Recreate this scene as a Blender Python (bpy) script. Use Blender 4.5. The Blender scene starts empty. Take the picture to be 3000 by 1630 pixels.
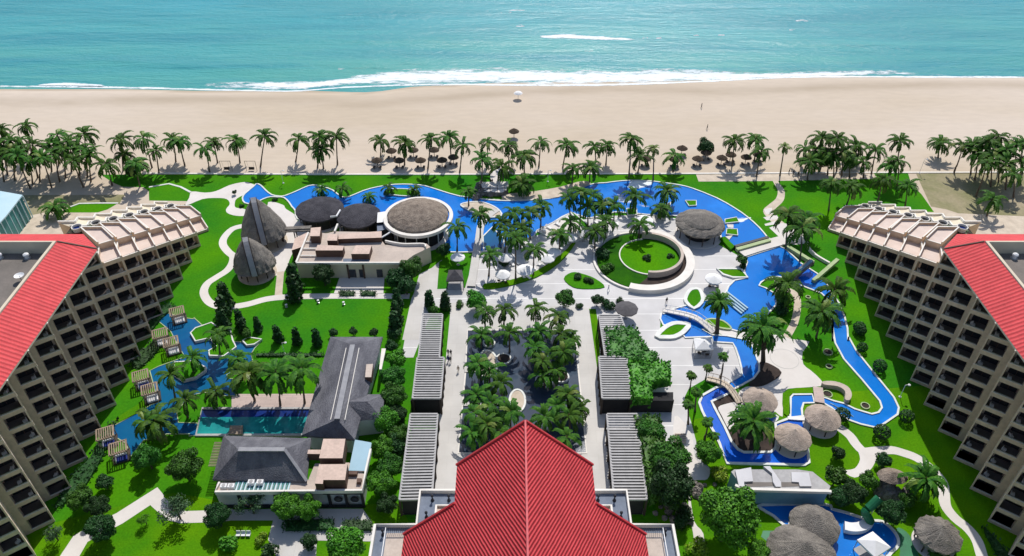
import bpy, bmesh, math, random
from mathutils import Vector, Matrix
from mathutils.geometry import tessellate_polygon
random.seed(7)
R=math.radians; S=bpy.context.scene; COL=S.collection
# ---------------------------------------------------------------- camera model
HC=115.0; FP=2250.0; PT=R(38.9); CP=math.cos(PT); SP=math.sin(PT); X0=1.6
MP={'N':(0,0,1.0),'F':(0,0,.8587),'Z1':(0,300,3.4347),'Z2':(750,300,3.4347),'Z3':(1500,300,3.4347),'Z4':(2250,300,3.4347),
 'Z5':(0,650,2.8),'Z6':(600,500,2.8),'Z7':(1300,500,2.8),'Z8':(1850,500,2.8),'Y1':(0,1130,2.8),'Y2':(450,850,2.8),
 'Y3':(600,1230,3.5),'Y4':(1150,1130,2.8),'Y5':(1250,900,3.5),'Y6':(1900,900,2.8),'Y7':(1950,1250,3.4347),
 'Q':(2650,1250,3.683),'V':(1800,880,5.152),'T':(0,560,6.3625)}
def px(m,x,y):
    a,b,s=MP[m]; return a+x/s,b+y/s
def ray(u,v):
    du=u-1500; dv=815-v
    return Vector((du,FP*CP+dv*SP,-FP*SP+dv*CP))
def W(m,x,y,z=0.0):
    d=ray(*px(m,x,y)); t=(HC-z)/-d.z
    return Vector((d.x*t,d.y*t,z))
def WL(m,pts,z=0.0): return [W(m,x,y,z) for x,y in pts]
def L2(*segs):            # several (map, pts) chained to one ground outline
    o=[]
    for m,p in segs: o+=WL(m,p)
    return o
def smooth(p,n=4,closed=True):
    o=[];N=len(p)
    rng=range(N) if closed else range(N-1)
    for i in rng:
        a=p[(i-1)%N] if closed or i>0 else p[0]; b=p[i]; c=p[(i+1)%N]; d=p[(i+2)%N] if closed or i+2<N else p[-1]
        for k in range(n):
            t=k/n
            o.append(.5*((2*b)+(c-a)*t+(2*a-5*b+4*c-d)*t*t+(3*b-a-3*c+d)*t**3))
    if not closed: o.append(p[-1])
    return o
# ---------------------------------------------------------------- materials
def nm(name):
    m=bpy.data.materials.new(name); m.use_nodes=True; nt=m.node_tree
    return m,nt,nt.nodes['Principled BSDF']
def node(nt,t,**k):
    n=nt.nodes.new(t)
    for a,b in k.items():
        if a in n.inputs.keys(): n.inputs[a].default_value=b
        else: setattr(n,a,b)
    return n
def math_(nt,op,a,b=None,c=None):
    n=nt.nodes.new('ShaderNodeMath'); n.operation=op
    for i,v in enumerate((a,b,c)):
        if v is None: continue
        if isinstance(v,(int,float)): n.inputs[i].default_value=v
        else: nt.links.new(v,n.inputs[i])
    return n.outputs[0]
def mixc(nt,f,a,b):
    n=nt.nodes.new('ShaderNodeMix'); n.data_type='RGBA'
    for i,v in ((0,f),(6,a),(7,b)):
        if isinstance(v,(int,float)): n.inputs[i].default_value=v
        elif isinstance(v,tuple): n.inputs[i].default_value=(*v,1) if len(v)==3 else v
        else: nt.links.new(v,n.inputs[i])
    return n.outputs[2]
def pos(nt,sc=(1,1,1)):
    g=nt.nodes.new('ShaderNodeNewGeometry'); mp=nt.nodes.new('ShaderNodeMapping'); mp.inputs['Scale'].default_value=sc
    nt.links.new(g.outputs['Position'],mp.inputs['Vector']); return mp.outputs[0]
def noise(nt,vec,scale,detail=4,rough=.55):
    n=nt.nodes.new('ShaderNodeTexNoise'); n.inputs['Scale'].default_value=scale; n.inputs['Detail'].default_value=detail
    n.inputs['Roughness'].default_value=rough; nt.links.new(vec,n.inputs['Vector']); return n.outputs[0]
def ramp(nt,f,a,b):
    n=nt.nodes.new('ShaderNodeMapRange'); n.inputs[1].default_value=a; n.inputs[2].default_value=b
    nt.links.new(f,n.inputs[0]); return n.outputs[0]
def bump(nt,p,h,st,dist=.1):
    b=nt.nodes.new('ShaderNodeBump'); b.inputs['Strength'].default_value=st; b.inputs['Distance'].default_value=dist
    nt.links.new(h,b.inputs['Height']); nt.links.new(b.outputs[0],p.inputs['Normal'])
def mat(name,c1,c2=None,scale=.6,rough=.8,bmp=0,bs=None,st=(1,1,1),spec=.3,fine=0,rnd=0,lo=.35,hi=.65,bd=.1,metal=0,fa=.2):
    m,nt,p=nm(name); p.inputs['Roughness'].default_value=rough; p.inputs['Specular IOR Level'].default_value=spec
    p.inputs['Metallic'].default_value=metal
    c2=c2 or tuple(x*.8 for x in c1); v=pos(nt,st)
    f=ramp(nt,noise(nt,v,scale),lo,hi)
    c=mixc(nt,f,c1,c2)
    if fine:
        f2=ramp(nt,noise(nt,v,scale*fine,3),.3,.7)
        hs=nt.nodes.new('ShaderNodeHueSaturation'); nt.links.new(c,hs.inputs['Color'])
        nt.links.new(math_(nt,'MULTIPLY_ADD',f2,fa,1-fa/2),hs.inputs['Value']); c=hs.outputs[0]
    if rnd:
        oi=nt.nodes.new('ShaderNodeObjectInfo'); hs=nt.nodes.new('ShaderNodeHueSaturation'); nt.links.new(c,hs.inputs['Color'])
        nt.links.new(math_(nt,'MULTIPLY_ADD',oi.outputs['Random'],rnd,1-rnd/2),hs.inputs['Value'])
        nt.links.new(math_(nt,'MULTIPLY_ADD',oi.outputs['Random'],.03,.485),hs.inputs['Hue']); c=hs.outputs[0]
    nt.links.new(c,p.inputs['Base Color'])
    if bmp: bump(nt,p,noise(nt,v,bs or scale*6,5),bmp,bd)
    return m
def slabs(name,c1,c2,bw,bh,line,rough=.75,ms=.035):   # paving in courses with joints
    m,nt,p=nm(name); p.inputs['Roughness'].default_value=rough; v=pos(nt)
    b=nt.nodes.new('ShaderNodeTexBrick'); nt.links.new(v,b.inputs['Vector'])
    for k,x in (('Color1',(*c1,1)),('Color2',(*c2,1)),('Mortar',(*line,1)),('Scale',1.0),('Mortar Size',ms),('Brick Width',bw),('Row Height',bh)): b.inputs[k].default_value=x
    f=ramp(nt,noise(nt,v,.15),.3,.7); hs=nt.nodes.new('ShaderNodeHueSaturation'); nt.links.new(b.outputs[0],hs.inputs['Color'])
    nt.links.new(math_(nt,'MULTIPLY_ADD',f,.22,.89),hs.inputs['Value']); nt.links.new(hs.outputs[0],p.inputs['Base Color']); return m
def tiles(name,kx,ky,period,c1,c2,mir=True):   # ribbed roof: stripes of kx*|x-X0|+ky*y
    m,nt,p=nm(name); p.inputs['Roughness'].default_value=.6; p.inputs['Specular IOR Level'].default_value=.15
    g=nt.nodes.new('ShaderNodeNewGeometry'); s=nt.nodes.new('ShaderNodeSeparateXYZ'); nt.links.new(g.outputs['Position'],s.inputs[0])
    ax=math_(nt,'ABSOLUTE',math_(nt,'SUBTRACT',s.outputs[0],X0))
    f=math_(nt,'ADD',math_(nt,'MULTIPLY',ax,kx),math_(nt,'MULTIPLY',s.outputs[1],ky))
    nz=noise(nt,pos(nt),.9,3)
    f=math_(nt,'ADD',f,math_(nt,'MULTIPLY',nz,period*.25))
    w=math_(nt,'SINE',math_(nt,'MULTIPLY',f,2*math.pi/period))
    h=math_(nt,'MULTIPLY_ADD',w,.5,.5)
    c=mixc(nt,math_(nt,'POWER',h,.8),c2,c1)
    n2=ramp(nt,math_(nt,'MULTIPLY_ADD',noise(nt,pos(nt),.35,5,.65),.6,math_(nt,'MULTIPLY',noise(nt,pos(nt),3.5,3),.4)),.35,.65); hs=nt.nodes.new('ShaderNodeHueSaturation'); nt.links.new(c,hs.inputs['Color'])
    nt.links.new(math_(nt,'MULTIPLY_ADD',n2,.34,.82),hs.inputs['Value']); nt.links.new(hs.outputs[0],p.inputs['Base Color'])
    bump(nt,p,h,.6,period*.2); return m
M={}
M['sand']=mat('sand',(.60,.51,.42),(.53,.44,.335),.03,.95,.15,.8,(.3,1,1),fine=22,lo=.35,hi=.65,spec=.1,fa=.08)
M['grass']=mat('grass',(.072,.25,.002),(.02,.165,.009),.05,.95,.5,3,fine=40,lo=.3,hi=.7,bd=.15,spec=.05,fa=.3)
M['grassb']=mat('grass_lower',(.11,.27,.002),(.045,.19,.004),.1,.95,.5,3,fine=30,lo=.3,hi=.7,bd=.15,spec=.05,fa=.3)
M['scrub']=mat('scrub',(.36,.30,.2),(.2,.2,.09),.09,.95,.5,2,fine=12)
M['path']=mat('pale_path',(.70,.66,.62),(.64,.60,.56),.2,.85,.0,fine=8,fa=.06,spec=.1)
M['pathb']=mat('sandy_path',(.62,.53,.42),(.5,.42,.33),.5,.85,.0,fine=10,fa=.1)
M['plaza']=slabs('plaza_paving',(.54,.525,.52),(.555,.54,.53),300.0,5.4,(.72,.71,.69),ms=.13)
M['walk']=slabs('walkway_paving',(.53,.51,.48),(.51,.49,.46),4,3.0,(.47,.45,.42))
M['pinkdeck']=slabs('pink_deck',(.52,.41,.36),(.47,.37,.33),2,.5,(.38,.30,.27))
M['kerb']=mat('white_kerb',(.74,.74,.70),(.6,.62,.58),.7,.6)
M['greenkerb']=mat('mossy_kerb',(.42,.5,.28),(.33,.42,.2),.7,.7)
def water(name,c1,c2,sc=.12,rough=.12,bm=.15):
    m,nt,p=nm(name); p.inputs['Roughness'].default_value=rough; v=pos(nt)
    c=mixc(nt,ramp(nt,noise(nt,v,sc,4),.3,.7),c1,c2); c=mixc(nt,math_(nt,'MULTIPLY',ramp(nt,noise(nt,v,sc*.7,5,.65),.52,.72),.5),c,tuple(min(1,x*1.4+.012) for x in c1)); nt.links.new(c,p.inputs['Base Color']); p.inputs['Specular IOR Level'].default_value=.22
    bump(nt,p,noise(nt,v,1.6,4),bm,.08); return m
M['pool']=water('pool_water',(.008,.185,.62),(.008,.15,.55))
M['pool2']=water('river_water',(.004,.12,.62),(.004,.085,.5))
M['lagoon']=water('lagoon_water',(.008,.13,.26),(.010,.075,.24),.08)
M['lap']=water('lap_water',(.02,.30,.28),(.012,.16,.18),.3)
M['mirror']=water('court_water',(.06,.085,.12),(.035,.05,.08),.15,.06,.05)
M['navy']=water('navy_water',(.008,.03,.17),(.008,.02,.11))
M['green_water']=mat('green_slide_floor',(.02,.19,.08),(.015,.14,.06),.4,.5)
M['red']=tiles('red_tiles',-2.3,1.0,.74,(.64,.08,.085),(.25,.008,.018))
M['redw']=tiles('red_wing_tiles',0.0,1.0,.8,(.66,.085,.09),(.55,.05,.058))
M['tan']=mat('tan_render',(.64,.50,.37),(.56,.44,.33),.25,.85,.1,fine=6)
M['cream']=mat('cream_render',(.66,.58,.44),(.6,.52,.4),.3,.85)
M['terrace']=mat('terrace_tiles',(.66,.55,.49),(.60,.49,.43),.5,.8,fine=8,fa=.1)
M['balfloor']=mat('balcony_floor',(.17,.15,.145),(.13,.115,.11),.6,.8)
M['glass']=mat('dark_glass',(.03,.035,.045),(.06,.055,.055),.35,.12,spec=.7)
M['whiteedge']=mat('white_coping',(.78,.74,.68),(.7,.66,.6),.6,.7)
M['white']=mat('white_paint',(.8,.79,.78),(.72,.72,.72),.6,.6)
M['wall']=mat('white_wall',(.62,.64,.68),(.54,.56,.6),.4,.8)
M['bluewall']=mat('blue_wall',(.22,.38,.48),(.16,.3,.40),.3,.8)
M['greyroof']=mat('grey_felt_roof',(.20,.175,.155),(.15,.135,.12),.3,.9,fine=8)
M['slabtop']=mat('pale_slab',(.60,.59,.60),(.52,.51,.52),.3,.8)
M['grassd']=mat('shaded_planting',(.03,.13,.004),(.018,.085,.006),.25,.95,.5,3,fine=20,bd=.15,spec=.05,fa=.4)  # dark planting green, with palm shade partly put into the colour
M['slate']=mat('blue_grey_roof',(.17,.20,.26),(.12,.15,.2),.25,.7,fine=6)
M['flat']=mat('pale_flat_roof',(.55,.46,.39),(.46,.385,.33),.3,.85,fine=8)
M['pinkroof']=mat('pink_box_roof',(.62,.47,.39),(.54,.41,.34),.4,.8,fine=5)
M['brown']=mat('brown_panel',(.12,.07,.05),(.09,.05,.04),.5,.7)
M['grey']=mat('grey_concrete',(.42,.41,.40),(.34,.33,.33),.3,.8,fine=6)
M['black']=mat('black_trim',(.015,.015,.02),(.02,.02,.025),.5,.5)
M['shingle']=mat('grey_shingle',(.165,.165,.185),(.095,.095,.112),.5,.85,.9,5,(1,.35,1),fine=9,bd=.25)
M['lightshingle']=mat('pale_shingle_ridge',(.33,.33,.34),(.26,.26,.28),.8,.85,.5,4)
M['thatchl']=mat('light_thatch',(.50,.405,.335),(.38,.305,.25),.9,.95,.8,7,fine=9,bd=.25,fa=.5)
M['thatch']=mat('tan_thatch',(.37,.30,.24),(.22,.175,.14),.7,.95,1,6,fine=7,bd=.4,fa=.5)
M['thatchg']=mat('grey_thatch',(.30,.27,.235),(.18,.163,.145),.5,.95,1,6,fine=8,bd=.4,fa=.5)
M['thatchd']=mat('charcoal_thatch',(.08,.076,.088),(.045,.043,.052),.5,.95,1,5,fine=8,bd=.4)
M['thatchb']=mat('beach_thatch',(.12,.085,.06),(.07,.05,.035),1.5,.95,1,9,bd=.3)
M['wood']=mat('pale_wood',(.34,.26,.19),(.24,.18,.13),1.2,.7)
M['darkwood']=mat('dark_wood',(.07,.05,.04),(.045,.035,.03),1.2,.7)
M['slat']=mat('grey_slat',(.40,.39,.385),(.33,.325,.32),.8,.6)
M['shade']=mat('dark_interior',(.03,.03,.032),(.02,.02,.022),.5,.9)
M['trunk']=mat('palm_bark',(.16,.125,.095),(.09,.07,.055),3,.9,.5,10)
M['bark']=mat('tree_bark',(.12,.085,.06),(.07,.05,.035),3,.9,.5,10)
M['palm']=mat('palm_leaf',(.068,.165,.014),(.018,.07,.010),1.5,.6,rnd=.45,spec=.12)
M['palmy']=mat('yellow_palm_leaf',(.17,.23,.03),(.07,.12,.015),1.2,.5,rnd=.4,spec=.35)
M['palmdead']=mat('brown_skirt',(.09,.07,.045),(.05,.04,.028),2,.9)
M['leaf']=mat('leaf_green',(.055,.19,.012),(.02,.085,.008),1.1,.6,rnd=.4)
M['leafb']=mat('leaf_bright',(.085,.30,.010),(.03,.14,.008),1.1,.6,rnd=.3)
M['leafd']=mat('leaf_dark',(.022,.085,.014),(.010,.042,.009),1.4,.6,rnd=.3)
M['leafy']=mat('leaf_yellow',(.22,.33,.012),(.1,.2,.012),1.1,.6,rnd=.2)
M['leafm']=mat('leaf_grey_green',(.075,.15,.06),(.03,.075,.03),1.1,.6,rnd=.2)
M['soil']=mat('brown_soil',(.06,.042,.035),(.035,.026,.022),.8,.95,.4,fine=8)
M['teal']=mat('teal_panel',(.06,.25,.24),(.04,.18,.18),.3,.35)
M['paleteal']=mat('pale_teal_roof',(.50,.67,.72),(.44,.62,.68),.2,.6)
M['skyblue']=mat('pale_blue_roof',(.30,.46,.55),(.26,.42,.5),.2,.5)
M['blue']=mat('blue_cloth',(.01,.03,.22),(.01,.02,.15),1,.8)
M['rock']=mat('grey_rock',(.30,.27,.24),(.12,.11,.1),.9,.95,1,3,fine=5,bd=.5)
M['skin']=mat('skin',(.35,.2,.13),(.3,.17,.11),3,.6)
M['steel']=mat('steel',(.5,.5,.5),(.4,.4,.4),2,.35,metal=.6)
M['umb']=mat('white_canvas',(.82,.81,.8),(.76,.75,.74),1.5,.8)
M['umbg']=mat('grey_canvas',(.10,.095,.10),(.075,.07,.075),1.5,.8)
M['slidegreen']=mat('green_slide',(.02,.16,.07),(.015,.12,.05),.8,.35)
# ---------------------------------------------------------------- mesh helper
def tag(o,label=None,cat=None,group=None,kind=None):
    if label: o['label']=label
    if cat: o['category']=cat
    if group: o['group']=group
    if kind: o['kind']=kind
    return o
def link(o,parent=None):
    COL.objects.link(o)
    if parent: o.parent=parent
    return o
def empty(name,loc=(0,0,0),rz=0,label=None,cat=None,group=None):
    o=bpy.data.objects.new(name,None); o.empty_display_size=.5; link(o); o.location=loc; o.rotation_euler=(0,0,rz)
    return tag(o,label,cat,group)
class MB:
    def __init__(s): s.v=[];s.f=[];s.m=[];s.ms=[]
    def mi(s,m):
        if m is None: return 0
        if m not in s.ms: s.ms.append(m)
        return s.ms.index(m)
    def add(s,vs,fs,m=None):
        b=len(s.v); s.v+=[Vector(q) for q in vs]; i=s.mi(m)
        for f in fs: s.f.append([b+k for k in f]); s.m.append(i)
        return s
    def box(s,x0,x1,y0,y1,z0,z1,m=None):
        return s.add([(x0,y0,z0),(x1,y0,z0),(x1,y1,z0),(x0,y1,z0),(x0,y0,z1),(x1,y0,z1),(x1,y1,z1),(x0,y1,z1)],
          [(3,2,1,0),(4,5,6,7),(0,1,5,4),(1,2,6,5),(2,3,7,6),(3,0,4,7)],m)
    def bar(s,a,b,w,h,m=None,up=Vector((0,0,1))):   # beam a->b
        a=Vector(a);b=Vector(b);d=(b-a).normalized(); sd=d.cross(up)
        if sd.length<1e-4: sd=Vector((1,0,0))
        sd.normalize(); u=sd.cross(d); sd*=w/2; u*=h/2
        return s.add([a-sd-u,a+sd-u,a+sd+u,a-sd+u,b-sd-u,b+sd-u,b+sd+u,b-sd+u],[(3,2,1,0),(4,5,6,7),(0,1,5,4),(1,2,6,5),(2,3,7,6),(3,0,4,7)],m)
    def prism(s,pts,z0,z1,m=None,mt=None):
        p=[Vector((q[0],q[1],0)) for q in pts]; n=len(p)
        A=sum(p[i].x*p[(i+1)%n].y-p[(i+1)%n].x*p[i].y for i in range(n))
        if A<0: p.reverse()
        tr=tessellate_polygon([p])
        up=[]
        for t in tr:
            a,b,c=(p[i] for i in t)
            up.append(t if (b-a).cross(c-a).z>0 else t[::-1])
        s.add([(q.x,q.y,z1) for q in p],up,mt or m)
        if z1-z0>1e-6:
            s.add([(q.x,q.y,z0) for q in p]+[(q.x,q.y,z1) for q in p],[(i,(i+1)%n,n+(i+1)%n,n+i) for i in range(n)],m)
            s.add([(q.x,q.y,z0) for q in p],[t[::-1] for t in up],m)
        return s
    def tube(s,pts,r,m=None,n=6,cap=True):
        pts=[Vector(q) for q in pts]; rr=r if isinstance(r,(list,tuple)) else [r]*len(pts); vs=[];fs=[]
        for i,q in enumerate(pts):
            d=(pts[min(i+1,len(pts)-1)]-pts[max(i-1,0)]).normalized()
            a=d.orthogonal().normalized() if abs(d.z)<.9 else Vector((1,0,0)); b=d.cross(a).normalized(); a=b.cross(d)
            for k in range(n):
                t=2*math.pi*k/n; vs.append(q+a*math.cos(t)*rr[i]+b*math.sin(t)*rr[i])
        for i in range(len(pts)-1):
            for k in range(n): fs.append((i*n+k,i*n+(k+1)%n,(i+1)*n+(k+1)%n,(i+1)*n+k))
        if cap: fs.append(tuple(range(n))[::-1]); fs.append(tuple(range((len(pts)-1)*n,len(pts)*n)))
        return s.add(vs,fs,m)
    def lathe(s,c,prof,n=24,m=None,jit=0,sx=1,sy=1,cap=True):
        vs=[];fs=[];c=Vector(c)
        for r,z in prof:
            for k in range(n):
                t=2*math.pi*k/n; q=r*(1+random.uniform(-jit,jit)); vs.append(c+Vector((math.cos(t)*q*sx,math.sin(t)*q*sy,z+random.uniform(-jit,jit)*.6*r)))
        for i in range(len(prof)-1):
            for k in range(n): fs.append((i*n+k,i*n+(k+1)%n,(i+1)*n+(k+1)%n,(i+1)*n+k))
        if cap: fs.append(tuple(range(n))[::-1]); fs.append(tuple(range((len(prof)-1)*n,len(prof)*n)))
        return s.add(vs,fs,m)
    def mesh(s,name,m=None):
        me=bpy.data.meshes.new(name); me.from_pydata([tuple(q) for q in s.v],[],s.f)
        if s.ms:
            for x in s.ms: me.materials.append(M[x])
            me.polygons.foreach_set('material_index',s.m)
        elif m: me.materials.append(M[m])
        me.update(); return me
    def build(s,name,m=None,parent=None,origin=None,sm=False):
        if origin is not None and parent is None:
            o=Vector(origin); s.v=[q-o for q in s.v]
        elif parent is not None:
            o=parent.location.copy(); pp=parent.parent
            while pp: o+=pp.location; pp=pp.parent
            s.v=[q-o for q in s.v]
        ob=bpy.data.objects.new(name,s.mesh(name,m)); link(ob,parent)
        if origin is not None and parent is None: ob.location=origin
        if sm:
            for p in ob.data.polygons: p.use_smooth=True
        return ob
def local(parent,name,me,loc=(0,0,0),rot=(0,0,0),sc=(1,1,1)):
    o=bpy.data.objects.new(name,me); link(o,parent); o.location=loc; o.rotation_euler=rot; o.scale=sc; return o
def area(name,pts,z,m,z0=None):
    b=MB(); b.prism(pts,z if z0 is None else z0,z,m)
    return tag(b.build(name),kind='structure')
def kerbmesh(b,pts,w,z0,z1,closed=True,m=None):
    P=[Vector((q[0],q[1],0)) for q in pts]; n=len(P); A=[];B=[]
    for i in range(n):
        a=P[(i-1)%n] if closed or i>0 else P[i]; c=P[(i+1)%n] if closed or i<n-1 else P[i]
        d=(c-a); 
        if d.length<1e-6: d=Vector((1,0,0))
        d.normalize(); nn=Vector((-d.y,d.x,0))*w/2; A.append(P[i]+nn); B.append(P[i]-nn)
    vs=[]
    for i in range(n): vs+=[(A[i].x,A[i].y,z0),(A[i].x,A[i].y,z1),(B[i].x,B[i].y,z1),(B[i].x,B[i].y,z0)]
    fs=[]
    for i in range(n if closed else n-1):
        j=(i+1)%n
        for k in range(3): fs.append((i*4+k,j*4+k,j*4+k+1,i*4+k+1))
    if not closed: fs+=[(0,1,2,3),((n-1)*4+3,(n-1)*4+2,(n-1)*4+1,(n-1)*4)]
    b.add(vs,fs,m); return b
def kerb(name,pts,w=.45,z0=0,z1=.22,closed=True,m='kerb'):
    return tag(kerbmesh(MB(),pts,w,z0,z1,closed,m).build(name),kind='structure')
def ribbon(name,pts,w,z,m,sm=4):
    p=smooth(pts,sm,False); n=len(p); A=[];B=[]
    ww=w if isinstance(w,(list,tuple)) else None
    for i in range(n):
        d=(p[min(i+1,n-1)]-p[max(i-1,0)]); d.z=0; d.normalize(); nn=Vector((-d.y,d.x,0))
        k=(ww[0]+(ww[1]-ww[0])*i/(n-1) if ww else w)/2
        A.append(p[i]+nn*k);B.append(p[i]-nn*k)
    b=MB(); vs=[(q.x,q.y,z) for q in A]+[(q.x,q.y,z) for q in B]
    b.add(vs,[(i,n+i,n+i+1,i+1) for i in range(n-1)],m)
    return tag(b.build(name),kind='structure')
ORD='first second third fourth fifth sixth seventh eighth ninth tenth eleventh twelfth thirteenth fourteenth fifteenth sixteenth seventeenth eighteenth nineteenth twentieth'.split()
def ordn(i,n):
    if n>1 and i==0: return 'leftmost'
    if n>1 and i==n-1: return 'rightmost'
    if i<len(ORD) and i<=n//2+1 or n-1-i>=len(ORD): return ORD[i]+' from the left'
    return ORD[n-1-i]+' from the right'
# ================================================================ GROUND, BEACH, SEA
b=MB(); xs=[-1500,-600,-300]+[-250+i*5 for i in range(101)]+[300,600,1500]
ys=[-200,0,20]+[40+i*5 for i in range(36)]+[220+i*1.5 for i in range(34)]+[275,400]
def gz(x,y):
    sh=shore(x); return 0 if y<sh-3.5 else -.1*(y-(sh-3.5))
SH=[(-400,246.5),(-165,246.5),(-140,246.5),(-100,245),(-75,245.3),(-50,244),(-30,249),(-5,251.5),(25,252.5),(60,253.5),(110,257.5),(165,256.5),(400,256)]
def interp(T,x):
    if x<=T[0][0]: return T[0][1]
    for (a,p),(c,q) in zip(T,T[1:]):
        if x<=c:
            t=(x-a)/(c-a); t=t*t*(3-2*t); return p+(q-p)*t
    return T[-1][1]
def shore(x): return interp(SH,x)
vs=[(x,y,gz(x,y)) for y in ys for x in xs]; n=len(xs)
b.add(vs,[(j*n+i,j*n+i+1,(j+1)*n+i+1,(j+1)*n+i) for j in range(len(ys)-1) for i in range(n-1)],'sand')
o=tag(b.build('beach_sand'),kind='structure')
at=o.data.attributes.new('wet','FLOAT','POINT'); at.data.foreach_set('value',[max(0,math.exp(-((v[1]-(shore(v[0])-9+2*math.sin(v[0]*.05)))/3.2)**2)*.8+(.9 if v[1]>shore(v[0])-1.6 else 0)) for v in vs])
nt=M['sand'].node_tree; p_=nt.nodes['Principled BSDF']; src=p_.inputs['Base Color'].links[0].from_socket
at=nt.nodes.new('ShaderNodeAttribute'); at.attribute_name='wet'
wf=math_(nt,'MULTIPLY',at.outputs['Fac'],math_(nt,'MULTIPLY_ADD',noise(nt,pos(nt,(.04,.12,1)),1,4),1.6,-.1))
nt.links.new(mixc(nt,wf,src,(.40,.325,.24)),p_.inputs['Base Color'])
# sea
m,nt,p=nm('sea_water'); p.inputs['Roughness'].default_value=.25; p.inputs['Specular IOR Level'].default_value=.22
g=nt.nodes.new('ShaderNodeNewGeometry'); sx=nt.nodes.new('ShaderNodeSeparateXYZ'); nt.links.new(g.outputs['Position'],sx.inputs[0])
f=ramp(nt,math_(nt,'ADD',sx.outputs[1],math_(nt,'MULTIPLY',noise(nt,pos(nt,(.012,.03,1)),1,5),90)),285,400)
c=mixc(nt,f,(.075,.34,.30),(.035,.32,.40))
f2=ramp(nt,noise(nt,pos(nt,(.012,.09,1)),1,6,.6),.42,.66); c=mixc(nt,f2,c,(.03,.26,.31))
f3=ramp(nt,noise(nt,pos(nt,(.03,.35,1)),1,4,.6),.62,.75); c=mixc(nt,math_(nt,'MULTIPLY',f3,.5),c,(.01,.17,.17))
nt.links.new(c,p.inputs['Base Color'])
h=math_(nt,'ADD',math_(nt,'MULTIPLY',noise(nt,pos(nt,(.05,.22,1)),1,6,.65),2.0),math_(nt,'MULTIPLY',noise(nt,pos(nt,(.5,1.1,1)),1,4,.6),.35))
bump(nt,p,h,.55,1.0); M['sea']=m
b=MB(); xs=[-4000,-600]+[-240+i*6 for i in range(81)]+[600,4000]; ys=[236]+[238+i*1.5 for i in range(90)]+[400,600,1500,6000]
def sz(x,y):
    z=-.35
    for (yc,a,wd,x0,xw,sl) in ((267,.5,3,-110,60,-.04),(262,.6,2.2,90,60,-.03),(303,.7,4,25,26,-.02),(318,.6,4,-60,40,.06),(286,.6,4,130,45,-.05),(330,.6,4,110,60,-.06),(290,.35,3,-40,50,.02)):
        y2=yc+sl*(x-x0)+math.sin(x*.07)*1.2
        z+=a*math.exp(-((y-y2)/wd)**2)*math.exp(-((x-x0)/xw)**2)
    return z
vs=[(x,y,sz(x,y)) for y in ys for x in xs]; n=len(xs)
b.add(vs,[(j*n+i,j*n+i+1,(j+1)*n+i+1,(j+1)*n+i) for j in range(len(ys)-1) for i in range(n-1)],'sea')
tag(b.build('sea',sm=True),kind='structure')
# foam, reused for the painted sun glare on the pool
m,nt,p=nm('sea_foam_and_pool_glare'); p.inputs['Roughness'].default_value=.9; p.inputs['Base Color'].default_value=(.82,.88,.9,1)
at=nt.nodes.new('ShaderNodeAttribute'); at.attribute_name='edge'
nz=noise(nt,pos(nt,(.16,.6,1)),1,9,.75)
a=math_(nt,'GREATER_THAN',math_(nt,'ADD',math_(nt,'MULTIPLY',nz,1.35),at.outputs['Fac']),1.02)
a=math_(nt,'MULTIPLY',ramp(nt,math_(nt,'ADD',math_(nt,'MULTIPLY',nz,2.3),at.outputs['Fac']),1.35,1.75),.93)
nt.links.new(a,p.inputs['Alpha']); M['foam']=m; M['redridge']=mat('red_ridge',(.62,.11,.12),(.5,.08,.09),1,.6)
def foam(name,strips,amp=1.0):
    me=bpy.data.meshes.new(name); V=[];Fc=[];E=[]
    for lo,hi,zf in strips:
        n=len(lo); K=8; b0=len(V)
        for k in range(K+1):
            t=k/K
            for i in range(n):
                q=lo[i].lerp(hi[i],t); V.append((q.x,q.y,zf(q.x,q.y)))
                e=min(1,(1-abs(2*t-1)**1.6)*.75); 
                ends=min(1,min(i,n-1-i)/(n*.12)); E.append(e*ends*amp)
        for k in range(K):
            for i in range(n-1): Fc.append((b0+k*n+i,b0+k*n+i+1,b0+(k+1)*n+i+1,b0+(k+1)*n+i))
    me.from_pydata(V,[],Fc); at=me.attributes.new('edge','FLOAT','POINT'); at.data.foreach_set('value',E); me.materials.append(M['foam'])
    return tag(link(bpy.data.objects.new(name,me)),kind='stuff')
fz=lambda x,y:max(sz(x,y)+.05,gz(x,y)+.03)
def fstrip(m,lo,hi,n=90):
    A=smooth(WL(m,lo,-.3),8,False);B=smooth(WL(m,hi,-.3),8,False)
    def res(P):
        o=[]
        for i in range(n):
            t=i/(n-1)*(len(P)-1); k=min(int(t),len(P)-2); o.append(P[k].lerp(P[k+1],t-k))
        return o
    return (res(A),res(B),fz)
foam('surf_foam',[
 fstrip('N',[(530,252),(700,263),(860,266),(1000,254),(1150,250),(1300,250),(1450,250),(1600,254),(1750,254),(1900,250),(2050,242),(2200,235),(2400,226),(2600,222),(2800,228)],
  [(540,243),(700,238),(900,236),(1000,228),(1060,215),(1200,202),(1350,196),(1500,196),(1650,198),(1800,204),(1950,200),(2080,206),(2200,214),(2400,210),(2600,208),(2800,220)],160),
 fstrip('N',[(100,254),(200,256),(320,256)],[(100,248),(200,240),(320,250)],40),
 fstrip('N',[(-400,262),(0,258),(200,258),(420,262),(700,268),(860,270),(1040,258),(1300,252),(1600,257),(1900,252),(2300,232),(2700,230),(3100,232),(3400,234)],
  [(-400,252),(0,250),(200,250),(420,254),(700,262),(860,264),(1040,252),(1300,244),(1600,247),(1900,243),(2300,224),(2700,222),(3100,224),(3400,228)],200)])
foam('breaking_wave_foam',[fstrip('N',[(1570,112),(1650,116),(1740,118),(1870,121)],[(1570,106),(1650,100),(1740,104),(1870,113)],60)])
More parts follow.
